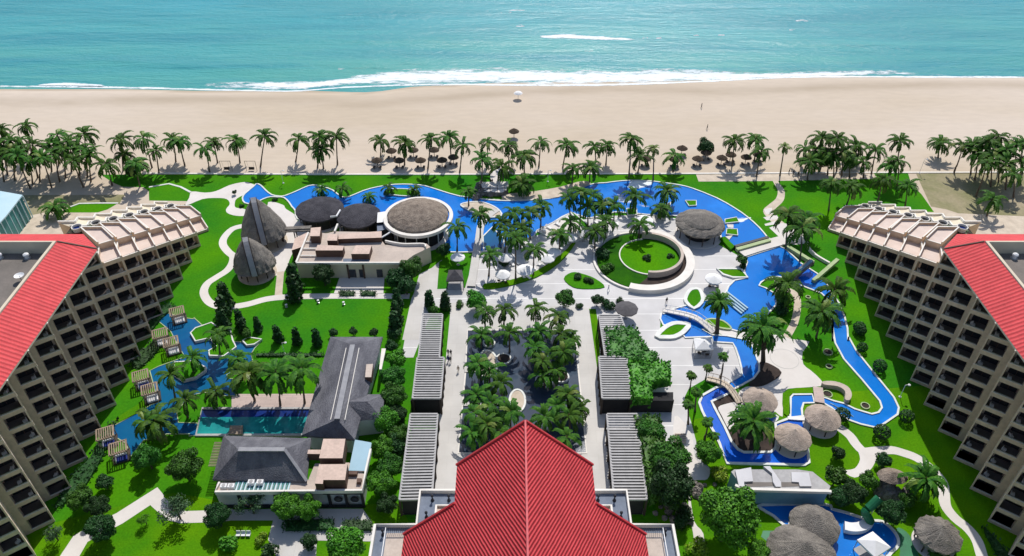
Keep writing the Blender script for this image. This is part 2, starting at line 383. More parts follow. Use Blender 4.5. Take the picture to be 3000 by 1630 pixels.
foam('scattered_foam',[fstrip('N',[(x0,v0+3),((x0+x1)/2,v0+4),(x1,v0+2)],[(x0,v0-3),((x0+x1)/2,v0-6),(x1,v0-3)],16) for x0,x1,v0 in ((1490,1550,32),(1465,1500,38),(1510,1540,80),(1585,1610,107),(1880,1900,112),(1920,1945,114),(2030,2050,106),(2100,2125,104),(2330,2370,62),(2310,2330,88),(990,1010,203),(1710,1740,150))],.35)
# lawns
lawn=L2(('N',[(295,512),(330,535),(360,548),(420,549),(436,560),(437,588),(556,590),(540,612)]))
lawn+=[Vector((-84,167,0)),Vector((-95,120,0)),Vector((-120,60,0)),Vector((-120,35,0)),Vector((120,35,0)),Vector((125,60,0)),Vector((110,150,0))]
lawn+=L2(('N',[(2735,620),(2700,570),(2670,540),(2660,508)]))
area('lawn',lawn,.012,'grass')
area('lower_lawn',[Vector(q+(0,)) for q in ((-84,30),(-84,74),(-60,82),(-40,78),(-20,80),(-14,70),(-14,30))],.02,'grassb')
area('lower_lawn_east',[Vector(q+(0,)) for q in ((25,30),(25,95),(50,104),(86,108),(86,30))],.02,'grassb')
area('scrub_ground',L2(('Z4',[(1490,720),(2576,710),(2700,1330),(2100,1180),(1800,1080),(1640,1050)])),.008,'scrub')
area('scrub_lawn',WL('Z1',[(700,1060),(800,1025),(1180,1022),(1080,1080),(980,1110),(610,1110)]),.016,'grass')
kerb('scrub_lawn_kerb',WL('Z1',[(690,1062),(800,1022),(1000,1018),(1190,1018)]),.5,0,.15,False)
area('service_yard',WL('Z1',[(230,935),(1260,930),(1200,1025),(800,1022),(690,1060),(300,1140)]),.01,'scrub')
kerb('lawn_edge_kerb',WL('Z1',[(1500,856),(1700,822),(1820,855),(1920,908)]),.6,0,.12,False)
kerb('beach_retaining_kerb',WL('N',[(420,509),(900,512),(1400,512),(1440,511)]),.6,0,.2,False,'whiteedge')
kerb('beach_retaining_kerb',WL('N',[(1500,511),(2000,510),(2500,507),(3000,506)]),.6,0,.2,False,'whiteedge')
# white paths and plazas
area('west_plaza',smooth(L2(('Z1',[(1870,1040),(1905,960),(1930,900)]),('Z6',[(0,182),(90,170),(200,122),(290,100),(350,98),(412,128),(335,190),(262,232),(246,270),(255,305),(330,318),(335,368),(260,372),(190,352),(174,320),(205,275),(180,235),(100,226),(-20,235)])),3),.03,'path')
area('hut_plaza',smooth(WL('Z6',[(520,260),(640,282),(665,315),(745,370),(775,450),(850,540),(720,680),(660,820),(560,860),(500,720),(480,560),(520,400)]),3),.03,'path')
ribbon('garden_path',WL('Z6',[(335,452),(230,478),(160,550),(150,610),(192,668),(232,705),(225,760),(180,822),(90,880),(20,930),(-8,1000),(28,1072),(100,1112),(200,1120),(350,1098),(500,1057),(650,1040),(900,1032),(1250,1030),(1680,1032)]),1.9,.04,'path')
ribbon('hut_path',WL('Z6',[(625,830),(605,1035)]),1.8,.034,'pathb',2)
ribbon('beach_path',WL('Z8',[(540,62),(900,60),(1300,55),(1500,50),(2000,40)]),3.8,.034,'pathb',2)
ribbon('winding_path',WL('Z8',[(1170,70),(1200,120),(1228,170),(1215,240),(1150,300),(1120,340),(1170,400),(1250,470),(1320,540)]),[1.4,3.2],.03,'pathb')
ribbon('stepping_path',WL('Z8',[(1180,975),(1300,985),(1355,1040),(1360,1130),(1335,1250),(1270,1370)]),1.6,.04,'pathb')
ribbon('east_path',L2(('Y6',[(1560,985),(1650,1055),(1705,1130),(1770,1185),(1870,1180),(2000,1175)]),('Q',[(0,290),(120,335),(225,405),(330,500),(410,610),(425,720),(445,860),(545,990),(680,1100),(780,1230),(835,1400),(900,1600)])),1.9,.04,'path')
area('east_path_fork',smooth(WL('Y6',[(1720,1170),(1790,1165),(1880,1185),(1850,1290),(1800,1350),(1690,1400),(1600,1345),(1690,1325),(1735,1250)]),3),.034,'path')
area('zigzag_plaza',WL('Z8',[(1130,470),(1185,450),(1200,430),(1310,440),(1400,500),(1430,600),(1330,610),(1240,575),(1225,560)]),.036,'path')
for q_ in ([(1080,385),(1190,365),(1215,400),(1110,410)],[(1090,440),(1180,415),(1200,440),(1100,455)],[(1085,320),(1150,305),(1160,360),(1105,360)]): area('stepping_slab',WL('Z8',q_),.037,'path')
area('main_plaza',L2(('F',[(1055,690),(1125,655),(1190,642),(1215,560),(1225,500),(1300,505),(1345,595),(1440,560),(1500,545),(1640,540),(1700,550),(1760,590),(1865,648)]),
  ('Z8',[(900,740),(925,830),(945,885),(850,905),(800,950),(745,1040),(560,1080),(330,1150),(240,1180),(235,1290),(440,1370),(650,1360)]),
  ('Y6',[(530,290),(690,298),(712,340),(740,420),(760,510),(765,560),(640,635),(470,590),(330,670),(295,740),(320,850),(350,950),(390,1100),(400,1220),(510,1330),(470,1400),(400,1400),(200,1330),(0,1330),(-100,1200)]),
  ('F',[(1600,1250),(1540,1250),(1480,775),(1090,775),(1040,900),(1010,900),(1035,760)])),.026,'plaza')
area('court_walkway',WL('F',[(1135,762),(1485,775),(1545,1240),(1565,1420),(1060,1420),(1085,1240)]),.032,'walk')
area('west_walkway',WL('Z6',[(1620,1390),(1695,1050),(1770,905),(1900,820),(1925,890),(1790,1090),(1755,1390)]),.034,'walk')
area('river_plaza',smooth(WL('Y6',[(520,190),(640,238),(800,270),(850,320),(880,400),(905,480),(1000,480),(1090,545),(1000,620),(880,650),(800,655),(740,700),(760,780),(900,860),(1040,860),(1100,900),(1110,700),(1200,665),(1415,650),(1415,600),(1330,520),(1270,470),(1262,370),(1320,285),(1180,265),(1080,230),(900,225),(700,190),(560,170)]),2),.034,'path')
area('service_lane',smooth(WL('Y7',[(90,-100),(200,-20),(270,100),(300,330),(440,430),(420,530),(330,540),(240,560),(250,720),(290,960),(380,1080),(380,1305),(300,1305),(280,1100),(230,800),(220,600),(90,300)]),3),.036,'path')
ribbon('lower_path',WL('Y1',[(560,1420),(660,1260),(760,1200),(980,1090),(1320,870)]),[3.2,2.6],.04,'path',1)
ribbon('lower_path_west',WL('Y1',[(1240,900),(1370,1020),(1500,1080),(1900,1060)]),2.4,.044,'path',2)
area('entry_paving',WL('Y3',[(210,1035),(250,925),(800,915),(1620,915),(1700,1030),(1740,1130),(1700,1250),(1150,1240),(1140,1420),(740,1420),(650,1230),(700,1035)]),.05,'walk')
# ---------------------------------------------------------------- pools
def pool(name,pts,m,kw=.45,kz=.22,km='kerb',sm=3,z=.06):
    kw*=.75
    p=smooth(pts,sm) if sm>1 else pts
    area(name,p,z,m); kerb(name+'_kerb',p,kw,0,kz,True,km); return p
pool('beachside_pool',L2(('Z6',[(330,270),(310,232),(330,195),(400,137),(425,113),(460,125),(500,165),(550,203),(610,214),(660,210),(760,170),(850,130),(915,125),(980,140),(1050,165),(1120,218),(1185,218),(1300,170),(1420,138),(1560,118),(1700,118),(1800,128),(1900,158),(2000,190),(2090,214)]),
 ('Z7',[(140,215),(300,235),(440,250),(640,250),(860,235),(960,210),(1100,150),(1230,112),(1330,105),(1400,95),(1530,85),(1700,90),(1850,110)]),
 ('Z8',[(400,124),(500,150),(700,230),(850,315),(950,385),(1050,475),(1115,555),(1110,565),(848,640),(780,600),(735,560),(700,500),(560,400),(370,375)]),
 ('Z7',[(1745,372),(1600,358),(1500,350),(1400,345),(1300,370),(1180,395),(1040,352),(900,430),(765,500),(740,545),(650,570),(540,620),(440,650),(330,668),(230,672),(30,672)]),
 ('Z6',[(1980,640),(1900,560),(1500,400),(1150,330),(900,400),(760,400),(745,335),(715,300),(690,262),(650,226),(600,222),(540,220),(480,238),(400,275)])),'pool',.5,.25,sm=2)
ptsR=L2(('Z8',[(935,715),(1075,670),(1212,627),(1260,645),(1390,765),(1530,855),(1600,930),(1640,1010),(1700,1090),(1745,1200),(1770,1300),(1775,1400)]),
 ('Y6',[(1640,250),(1700,360),(1860,560),(2010,745),(2050,830),(2040,885),(1960,940),(1900,980),(1850,990),(1740,965),(1640,930),(1560,880),(1500,830),(1430,790),(1435,745),(1520,775),(1600,795),(1690,840),(1760,862),(1830,882),(1885,868),(1912,830),(1895,775),(1750,600),(1600,430),(1530,300),(1512,200),(1508,60)]),
 ('Z8',[(1648,1400),(1645,1250),(1630,1120),(1605,1055),(1555,1010),(1450,970),(1340,925),(1290,888),(1200,875),(1130,885),(1062,920),(1045,948),(1100,968),(1170,1010),(1192,1060),(1182,1110),(1130,1165),(1050,1250),(960,1310),(880,1325)]),
 ('Y6',[(680,188),(560,165),(440,190),(520,232),(640,240),(800,272),(850,320),(880,400),(905,480),(905,530),(860,590),(770,640),(690,682),(640,636),(765,560),(762,510),(740,420),(712,340),(690,300),(530,290),(520,248),(300,255),(240,180),(120,150),(95,100),(105,55)]),
 ('Z8',[(260,1180),(340,1140),(560,1080),(740,1040),(775,1005),(795,955),(845,905),(950,885),(922,830),(950,755)]))
pool('lazy_river',ptsR,'pool',.5,.25,sm=1)
area('river_slope_water',WL('Z8',[(1400,960),(1300,900),(1395,770),(1530,855),(1500,910)]),.075,'pool2')
# second loop
p2=WL('Y6',[(640,655),(560,662),(440,730),(415,790),(440,860),(480,940),(530,1020),(580,1120),(640,1285),(1280,1300),(1315,1280),(1300,1150),(1310,950),(1280,900),(1160,915),(1040,960),(1050,1080),(1040,1160),(1000,1195),(780,1195),(730,1170),(680,1110),(620,980),(540,830),(515,780),(600,740),(690,700)])
area('splash_river',p2,.07,'pool2'); kerb('splash_river_kerb',p2,.5,0,.28,True)
p3=WL('Y6',[(1165,745),(1185,722),(1340,720),(1360,790),(1270,792),(1255,840),(1262,925),(1160,920)])
area('hut_pool',p3,.072,'pool'); kerb('hut_pool_kerb',p3,.4,0,.25)
p4=smooth(WL('Y6',[(715,850),(760,815),(860,850),(960,870),(1060,905),(1000,960),(900,980),(820,940),(730,920)]),3)
area('plunge_pool',p4,.078,'pool'); kerb('plunge_pool_kerb',p4,.4,0,.25)
p5=smooth(WL('Y7',[(970,795),(1600,790),(1670,835),(1780,862),(1935,912),(2050,950),(2180,962),(2280,1040),(2335,1130),(2330,1210),(2270,1270),(2200,1330),(1900,1420),(1700,1420),(1640,1150),(1300,1050),(1180,990),(1085,905),(985,845)]),3)
area('lower_pool',p5,.06,'pool'); kerb('lower_pool_kerb',p5,.5,0,.25)
area('slide_pool_floor',smooth(WL('Y7',[(2320,1030),(2420,1060),(2510,1200),(2560,1420),(2340,1420),(2360,1250)]),3),.05,'green_water')
area('splash_pad_floor',WL('Y7',[(980,1050),(1300,1050),(1130,1130),(1060,1190),(960,1110)]),.05,'green_water')
# west lagoon
p6=L2(('Z5',[(1280,730),(1390,755),(1500,790),(1590,800)]),('Y2',[(330,228),(412,303),(560,360),(650,425),(730,430),(775,470),(890,420),(830,480),(800,530),(815,590),(760,612),(700,640),(600,700),(622,730),(680,735),(675,872),(540,870),(420,842),(300,870),(240,940),(190,1000),(205,1090),(360,1095),(352,1195),(290,1200)]),
 ('Y1',[(1560,400),(1370,400),(1240,440),(1180,450),(1070,590),(1040,480),(940,420),(910,345),(1170,205),(1240,160),(1300,140)]),('Z5',[(1250,1300),(1230,1225),(1300,1190),(1520,1110),(1480,1050),(1400,900),(1290,810)]))
area('west_lagoon',p6,.06,'lagoon'); kerb('lagoon_kerb',p6,.18,0,.15,True,'greenkerb')
p7=WL('Y2',[(400,978),(1290,978),(1235,1195),(350,1197)])
area('lap_pool',p7,.07,'lap'); kerb('lap_pool_kerb',p7,.5,0,.35,True,'grey')
area('lap_pool_shadow_band',WL('Y2',[(404,984),(1288,984),(1272,1042),(385,1045)]),.075,'navy')  # navy strip paints the shadow band along the sea-side edge
area('pool_deck',WL('Y2',[(640,855),(1330,852),(1290,970),(640,968)]),.05,'pinkdeck')
area('court_pool',WL('Y5',[(420,240),(1512,240),(1558,680),(1640,1500),(325,1500),(398,680)]),.05,'mirror')
kerb('court_pool_kerb',WL('Y5',[(420,240),(1512,240),(1558,680),(1640,1500),(325,1500),(398,680)]),.3,0,.12,True,'whiteedge')
def pool_glare(name,m,lo,hi,amp=1.2):  # white foam-textured patches painting sun glare onto the pool water
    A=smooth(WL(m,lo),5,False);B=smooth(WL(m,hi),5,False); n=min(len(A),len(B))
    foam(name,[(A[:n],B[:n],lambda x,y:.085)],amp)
pool_glare('sun_glare_patch','Z7',[(1500,150),(1590,160),(1660,140),(1720,115)],[(1520,80),(1590,78),(1660,78),(1720,90)],1.5)
pool_glare('sun_glare_patch','Z8',[(850,425),(900,432),(950,405),(985,400)],[(860,388),(905,385),(950,385),(985,380)],1.1)
pool_glare('sun_glare_patch','Z7',[(1420,260),(1480,300),(1560,300),(1700,310)],[(1420,170),(1490,200),(1580,250),(1700,280)],.55)
# decks and islands
def isl(name,pts,m,z1=.3,km='kerb',kw=.4,sm=3,h=0):
    p=smooth(pts,sm) if sm>1 else pts
    area(name,p,z1-.05,m,0); 
    if km: kerb(name+'_kerb',p,kw,0,z1+.05,True,km)
isl('leaf_island',WL('V',[(640,560),(745,440),(880,370),(1000,365),(1118,385),(1090,440),(1020,510),(900,570),(760,575)]),'grass',.45,kw=1.1,sm=2)
isl('leaf_island',WL('Z8',[(502,980),(555,985),(580,1045),(575,1090),(510,1140),(445,1085),(445,1045),(470,1000)]),'grass',.45,kw=.8,sm=2)
isl('leaf_island',WL('Z8',[(700,815),(860,815),(900,820),(950,885),(830,885),(750,860)]),'grassb',.4,kw=.5,sm=1)
isl('bridge_island',WL('V',[(1370,330),(1460,295),(1640,330),(1760,440),(1640,440),(1500,400)]),'grassb',.35,kw=.4,km='greenkerb')
isl('palm_island',WL('Z6',[(1470,190),(1540,160),(1700,165),(1760,195),(1740,215),(1600,215)]),'grass',.4,kw=.3)
isl('planter_island',WL('Z8',[(440,255),(530,255),(530,295),(470,298)]),'grass',.4,sm=1,kw=.25)
isl('planter_island',WL('Z8',[(765,410),(860,392),(880,430),(765,442)]),'grass',.4,sm=1,kw=.25)
isl('planter_island',WL('Z8',[(780,487),(865,490),(870,540),(775,530)]),'grass',.4,sm=1,kw=.25)
isl('planter_island',WL('Z7',[(1500,320),(1580,320),(1585,370),(1510,375)]),'grass',.4,sm=1,kw=.3)
area('stepping_stone',WL('Z8',[(780,450),(835,450),(835,478),(790,475)]),.3,'path',0)
area('stepping_stone',WL('Z8',[(768,548),(828,540),(800,575)]),.3,'path',0)
isl('hedge_terrace',WL('Z8',[(720,570),(760,560),(845,640),(810,665)]),'grass',.8,sm=1,kw=.4,km=None)
isl('sun_deck',WL('Z7',[(1040,352),(1120,410),(1200,480),(1160,560),(1060,600),(880,560),(760,500),(900,430)]),'path',.3,sm=1,kw=.25)
isl('deck_planter',WL('Z7',[(1035,352),(1070,365),(1210,480),(1160,495)]),'grass',.6,sm=1,kw=.3)
isl('boat_planter',WL('Z7',[(1745,400),(1770,330),(1800,300),(1860,270),(1850,330),(1810,405)]),'leafd',.5,sm=1,kw=.3)
isl('rock_island',WL('Z7',[(140,285),(230,265),(330,270),(440,320),(470,380),(330,390),(240,350),(180,320)]),'pathb',.35,kw=.4)
isl('walk_island',WL('Z7',[(320,550),(400,470),(460,540),(500,560),(480,660),(330,668)]),'lagoon',.3,sm=1,kw=.4)
isl('zigzag_island',WL('Y2',[(310,370),(350,330),(480,285),(560,345),(635,350),(655,430),(682,485),(580,560),(465,555),(460,515),(520,480),(470,410),(350,437)]),'grass',.7,sm=1,kw=.3)
isl('star_island',WL('Y2',[(180,610),(330,600),(435,655),(430,680),(350,735),(250,760),(160,700)]),'grass',.7,sm=1,kw=.3)
isl('star_island',WL('Y2',[(735,430),(780,402),(890,420),(830,460),(770,468)]),'grassb',.6,sm=1,kw=.3)
isl('lagoon_lawn',WL('Y1',[(900,345),(930,290),(1180,130),(1200,190),(1180,205)]),'grassb',.3,sm=1,km=None)
area('planting_bed',smooth(WL('Y6',[(905,460),(980,465),(1090,540),(1000,620),(900,655),(820,640),(880,580),(910,520)]),3),.2,'soil',0)
area('planting_bed',smooth(WL('Y6',[(620,985),(700,960),(830,960),(900,1000),(960,1040),(1040,1080),(1040,1150),(1000,1190),(780,1190),(730,1165),(680,1105)]),2),.2,'soil',0)
area('planting_bed',WL('Y6',[(525,785),(600,735),(690,700),(740,790),(600,800),(580,860),(680,1010),(620,975)]),.2,'soil',0)
area('sun_terrace',smooth(WL('Y6',[(570,830),(640,800),(720,790),(720,850),(690,900),(700,960),(660,1010),(600,900)]),3),.25,'path',0)
isl('river_lawn',smooth(WL('Y6',[(1180,690),(1200,670),(1340,672),(1340,712),(1180,715),(1155,760),(1160,880),(1110,880),(1100,710)]),2),'grassb',.3,sm=1,km=None)
area('curved_bed_wall',smooth(WL('Y6',[(1420,640),(1520,640),(1620,680),(1655,740),(1640,790),(1600,785),(1600,720),(1540,680),(1430,665)]),3),1.1,'flat',0)
for k,(x,y,rx,ry) in enumerate(((620,590,105,135),(930,970,80,115))):
    c=[W('Y5',x+rx*math.cos(t*math.pi/12),y+ry*math.sin(t*math.pi/12)) for t in range(24)]
    isl('court_island',c,'pathb',.3,sm=1,kw=.4)
area('court_bridge',WL('Y5',[(385,622),(560,622),(560,672),(390,675)]),.25,'walk',0)
area('court_bridge',WL('Y5',[(370,980),(760,975),(770,1015),(372,1022)]),.25,'walk',0)
for (x,y,r) in ((790,545,1.5),(1380,730,1.5),(560,1090,1.2),(640,380,1.2),(1180,760,1.2)):
    c=W('Y5',x,y); q=[c+Vector((math.cos(t*math.pi/10)*r,math.sin(t*math.pi/10)*r,0)) for t in range(20)]
    isl('round_planter_bed',q,'soil',.5,sm=1,kw=.3)
area('west_strip_lawn',WL('Y5',[(165,130),(240,80),(190,600),(130,600)]),.05,'grass')
area('east_strip_lawn',WL('Y5',[(1665,20),(1735,20),(1760,180),(1785,650),(1750,650),(1690,200)]),.05,'grassb')
area('plaza_lawn',smooth(WL('Z7',[(330,975),(335,935),(450,925),(600,890),(760,830),(900,740),(1010,650),(1060,590),(1080,600),(1000,710),(900,800),(760,880),(600,935),(440,970)]),2),.3,'grassb',0)
area('oval_lawn',smooth(WL('Z7',[(985,890),(1050,840),(1130,850),(1240,890),(1320,960),(1180,975),(1060,960)]),3),.2,'grass',0)
area('palm_lawn',WL('F',[(1105,660),(1140,640),(1195,640),(1170,725),(1100,728)]),.06,'grass')
area('service_garden',WL('Z6',[(690,760),(760,770),(1080,870),(1070,1010),(635,1012),(650,840)]),.05,'grass')
area('service_garden_east',WL('Z6',[(1480,870),(1640,760),(1740,880),(1680,1010),(1470,1010)]),.05,'grass')
area('white_forecourt',WL('Z6',[(1110,865),(1475,865),(1465,1010),(1060,1010)]),.09,'path')
area('forecourt_walk',WL('F',[(1055,700),(1110,655),(1190,655),(1170,740),(1040,760)]),.028,'walk')
# --------------------------------------------------------------- circular garden
gc=Vector((31.8,149.0,0)); gi=Vector((33.7,150.4,0))
def arc(c,r,a0,a1,n=40): return [c+Vector((math.cos(R(a0+(a1-a0)*i/n))*r,math.sin(R(a0+(a1-a0)*i/n))*r,0)) for i in range(n+1)]
t=empty('circular_garden',gc,0,'round sunken lawn garden ringed by curved pale walls beside the plaza','garden')
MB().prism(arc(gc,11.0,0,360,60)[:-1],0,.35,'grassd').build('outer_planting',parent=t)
MB().prism(arc(gi,7.0,0,360,60)[:-1],.1,.42,'grass').build('inner_lawn',parent=t)
kerbmesh(MB(),arc(gc,11.6,-112,82,60),2.0,0,1.3,False,'whiteedge').build('outer_wall',parent=t)
kerbmesh(MB(),arc(gc,11.7,82,250,60),.5,0,.5,False,'whiteedge').build('low_kerb',parent=t)
kerbmesh(MB(),arc(gi,7.9,-100,95,60),.7,0,2.0,False,'flat').build('inner_wall',parent=t)
kerbmesh(MB(),arc(gi,7.2,95,260,50),.3,0,.6,False,'whiteedge').build('inner_kerb',parent=t)
MB().prism(arc(gc,10.6,-105,60,40)+arc(gi,8.2,60,-100,40),.36,.4,'soil').build('sunken_walk',parent=t)
# ================================================================ HOTEL WINGS
FH=3.5; TD=79.8; ID=83.5; PIT=6.6
e=Vector((-.8026,.5965)); nn=Vector((-.5965,-.8026)); LB=4.61
def wing(s,side):
    def w(D,y,z=0): return Vector((X0+s*D,y,z))
    root=empty('hotel_wing',(X0+s*86,116,0),0,f'{side} tan hotel wing of sawtooth balconies under a red tiled roof, stepping down seaward','building','pair of hotel wings')
    nb=18
    def units(top,last=False):
        # balcony mesh centred at tooth start (ID,0)
        o=Vector((ID,0)); L=5.36
        def pt(a,d,z): q=o+e*a-nn*d; return w(q.x,q.y,z)
        b=MB()
        def obox(a0,a1,d0,d1,z0,z1,m): 
            P=[pt(a0,d0,0),pt(a1,d0,0),pt(a1,d1,0),pt(a0,d1,0)]; b.prism(P,z0,z1,m)
        return pt,obox,b
    # balcony (slab, parapet, pier, side fin)
    def bal(openside):
        pt,ob,b=units(0)
        dp=2.3
        if openside: b.prism([w(83.5,0),w(79.8,2.75),w(83.0,7.6),w(85.5,6.0)],-.25,.015,'tan',mt='terrace')
        else:
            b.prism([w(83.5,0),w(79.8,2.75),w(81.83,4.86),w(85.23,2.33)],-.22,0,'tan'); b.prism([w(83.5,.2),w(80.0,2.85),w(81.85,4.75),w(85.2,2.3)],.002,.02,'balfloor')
        ob(1.2,LB,-.02,.16,-.22,.62,'tan'); ob(1.2,LB,-.04,.19,.62,.68,'whiteedge'); ob(1.4,LB-.1,.02,.06,.86,.9,'steel'); ob(2.6,2.64,.02,.06,.68,.86,'steel'); ob(3.8,3.84,.02,.06,.68,.86,'steel')
        if not openside: ob(0,1.2,-.06,1.3,-.25,3.25,'tan')
        else: ob(0,1.2,-.06,.3,-.25,1.02,'tan')
        T=Vector((TD,2.75)); r=Vector((.693,.721)); h=.95 if openside else 3.25
        q=[T,T+r*2.6,T+r*2.6+Vector((.18,-.18)),T+Vector((.16,-.16))] if not openside else [T,Vector((83.0,7.5)),Vector((83.15,7.3)),T+Vector((.2,-.05))]
        if openside: b.prism([w(83.5,.1),w(83.7,0),w(85.7,5.9),w(85.5,6.0)],-.25,.9,'tan'); b.prism([w(83.48,.1),w(83.72,0),w(85.72,5.9),w(85.48,6.0)],.9,.96,'whiteedge')
        b.prism([w(a.x,a.y) for a in q],-.25,h,'tan')
        b.prism([w(a.x,a.y) for a in [q[0]+Vector((-.03,.02)),q[1],q[2],q[3]]],h,h+.06,'whiteedge')
        return b
    def win():
        pt,ob,b=units(0); 
        b2=MB()
        P=[pt(1.2,2.8,0),pt(3.7,2.8,0),pt(3.7,2.88,0),pt(1.2,2.88,0)]; b2.prism(P,0.05,2.6,'glass')
        P=[pt(2.45,2.74,0),pt(2.53,2.74,0),pt(2.53,2.8,0),pt(2.45,2.8,0)]; b2.prism(P,0.05,2.6,'brown'); return b2
    mb=[bal(False).mesh('balcony'),bal(True).mesh('balcony_open')]; mw=win().mesh('window')
    # chair
    c=MB()
    def cb(x0,x1,y0,y1,z0,z1): c.box(x0,x1,y0,y1,z0,z1,'white')
    cb(-.32,.32,-.3,.35,.36,.44); cb(-.32,.32,.3,.38,.44,.95)
    for dx in(-.28,.24):
        for dy in(-.28,.3): cb(dx,dx+.05,dy,dy+.05,0,.36)
        cb(dx,dx+.06,-.25,.3,.6,.64)
    cm=c.mesh('chair')
    body=MB()
    wins=0
    for j in range(nb):
        y0=162-2.75-PIT*j; nf=min(j+1,8); zt=nf*FH
        P=[(83.5,y0),(85.23,y0+2.33),(81.83,y0+4.86),(83.5,y0+6.6),(86.5,y0+6.6),(86.5,y0)] if j<7 else [(83.5,y0),(85.23,y0+2.33),(81.83,y0+4.86),(83.5,y0+6.6),(91,y0+6.6),(91,y0)]
        body.prism([w(a,b_) for a,b_ in P],0,zt-FH-.2 if j<7 else zt,'tan') if j!=0 else None
        for f in range(nf):
            op=j<7 and f>=nf-1
            ox=Vector((0,y0,f*FH))
            if y0<66 and f<4: continue
            if len([1 for _ in range(1)]) and wins<98:
                B=local(root,'balcony',mb[1 if op else 0],ox-root.location+Vector((0,0,.0)))
                B.location=(-root.location.x,y0-root.location.y,f*FH)
                Wn=local(root,'window',mw); Wn.location=B.location
                if op: bpy.data.objects.remove(Wn)
                wins+=1
                if (j*7+f*5)%6!=0 and f>0:
                    a=3.2+((j*3+f)%3)*.2; q=Vector((ID,0))+e*a-nn*1.0; lc=w(q.x,y0+q.y,f*FH+.03)
                    o=bpy.data.objects.new('balcony_chair',cm); link(o); o.location=lc; o.rotation_euler=(0,0,s*.9+random.uniform(-.6,.6))
                    tag(o,f'white chair behind the parapet of a shaded balcony on the {side} hotel wing','chair',f'white chairs on the {side} wing balconies')
        if j<7:   # roof terrace of the step
            zt=j*FH+1.4; yr=y0+11.35; F0=(85.5,y0+5.95); F1=(83.0,y0+7.55); B1=(86.9,yr); B0=(91.4,yr)
            R1=MB(); R1.prism([w(*q) for q in (F0,F1,B1,B0)],0,zt+.02,'tan',mt='terrace'); R1.prism([w(*q) for q in (F0,(83.7,y0+.2),(91.4,y0+3),B0)],0,zt-1.0,'tan'); R1.build('roof_terrace',parent=root)
            R2=MB()
            for q0,q1,hh in ((F0,F1,.12),(F1,B1,.6),(B1,B0,.6),(B0,F0,.6)):
                A=[w(*q0),w(*q1)]; kerbmesh(R2,A,.22,zt-.9,zt+hh,False,'tan'); kerbmesh(R2,A,.26,zt+hh,zt+hh+.07,False,'whiteedge')
            R2.build('terrace_parapet',parent=root)
            R3=MB()
            R3.prism([w(*q) for q in ((87.2,yr-1),(89.4,yr+2.2),(95,yr+2.2),(95,yr-4.5),(89,yr-4.5))],0,zt-1.2,'tan',mt='soil')
            random.seed(j)
            for _ in range(170):
                q=w(random.uniform(88.8,94.5),yr+random.uniform(-2,2.4),zt+random.uniform(-1.4,-.7)); d=Vector((random.uniform(-.4,.4),random.uniform(-.4,.4),random.uniform(-.1,.3)))
                u=Vector((d.y,-d.x,.1))*.8
                R3.add([q-d,q+u,q+d,q-u],[(0,1,2,3)],'leafd')
            R3.build('terrace_planter',parent=root)
            Aj=(95.0,yr+2.2);Bj=(91.4,yr+2.2);An=(95.0,yr+8.8); o_=(3.2,1.5); ad=lambda q:(q[0]+o_[0],q[1]+o_[1])
            zb=zt-1.0; zn=zb-FH
            def wz(q,z): v_=w(*q); return Vector((v_.x,v_.y,z))
            R4=MB(); T_=[wz(Aj,zb),wz(Bj,zb),wz(An,zn),wz(ad(An),zn),wz(ad(Bj),zb),wz(ad(Aj),zb)]; G_=[Vector((q.x,q.y,max(-.2,0))) for q in T_]
            if j==0: T_[2]=T_[1].lerp(T_[2],.25); T_[3]=T_[4].lerp(T_[3],.25); T_[2].z=T_[3].z=.4
            R4.add(T_+G_,[(0,1,4,5),(0,1,7,6),(1,4,10,7),(4,5,11,10)] if j==0 else [(0,1,4,5),(1,2,3,4),(0,1,7,6),(1,2,8,7),(2,3,9,8),(3,4,10,9),(4,5,11,10)],'cream')
            for a_,b_ in ((0,1),(1,2),(3,4),(4,5)) if j else ((0,1),(4,5)): R4.bar(T_[a_]+Vector((0,0,.25)),T_[b_]+Vector((0,0,.25)),.3,.5,'whiteedge')
            R4.build('rear_wall',parent=root)
            R5=MB(); c5=w(92.4,yr+.4,zt-.6); R5.lathe(c5,[(.95,0),(.95,1.0),(1.1,1.02),(1.12,.7)],14,'whiteedge',cap=False); R5.lathe(c5,[(.94,0),(.94,.5)],14,'navy' if j==6 else 'shade'); R5.build('round_tub',parent=root)
    body.build('wall',parent=root)
    # main block behind, roof strip
    MB().prism([w(a,b_) for a,b_ in [(91,20),(150,20),(150,118),(91,118)]],0,28,'tan').build('main_block',parent=root)
    # roof
    zr=28.0; zi=31.2
    eo=w(80.0,20,zr); P2=w(80.0,116.6,zr); P1=w(84.8,121.4,zr); far=w(150,121.4,zr)
    i0=w(85.6,20,zi); i1=w(85.6,114.6,zi); i2=w(150,114.6,zi)
    ro=MB(); ro.add([eo,P2,i1,i0],[(0,1,2,3)],'redw'); ro.add([P2,P1,i1],[(0,1,2)],'redw'); ro.add([P1,far,i2,i1],[(0,1,2,3)],'redw')
    dz=Vector((0,0,-.35))
    ro.add([eo,P2,P1,far,eo+dz,P2+dz,P1+dz,far+dz],[(0,1,5,4),(1,2,6,5),(2,3,7,6)],'cream')
    ro.add([eo+dz,P2+dz,P1+dz,far+dz,w(91,118,27.6),w(91,20,27.6)],[(0,1,4,5),(1,2,3,4)],'tan')
    r=ro.build('roof',parent=root)
    hp=MB(); hp.bar(P2+Vector((0,0,.05)),i1+Vector((0,0,.05)),.3,.16,'brown'); hp.build('hip_ridge',parent=r)
    ip=MB(); kerbmesh(ip,[w(85.9,20),w(85.9,114.3),w(150,114.3)],.6,zi-2.6,zi+.25,False,'cream'); ip.build('inner_parapet',parent=root)
    MB().prism([w(a,b_) for a,b_ in [(86.2,20),(150,20),(150,114),(86.2,114)]],28.02,28.8,'greyroof').build('flat_roof',parent=root)
    return root,w
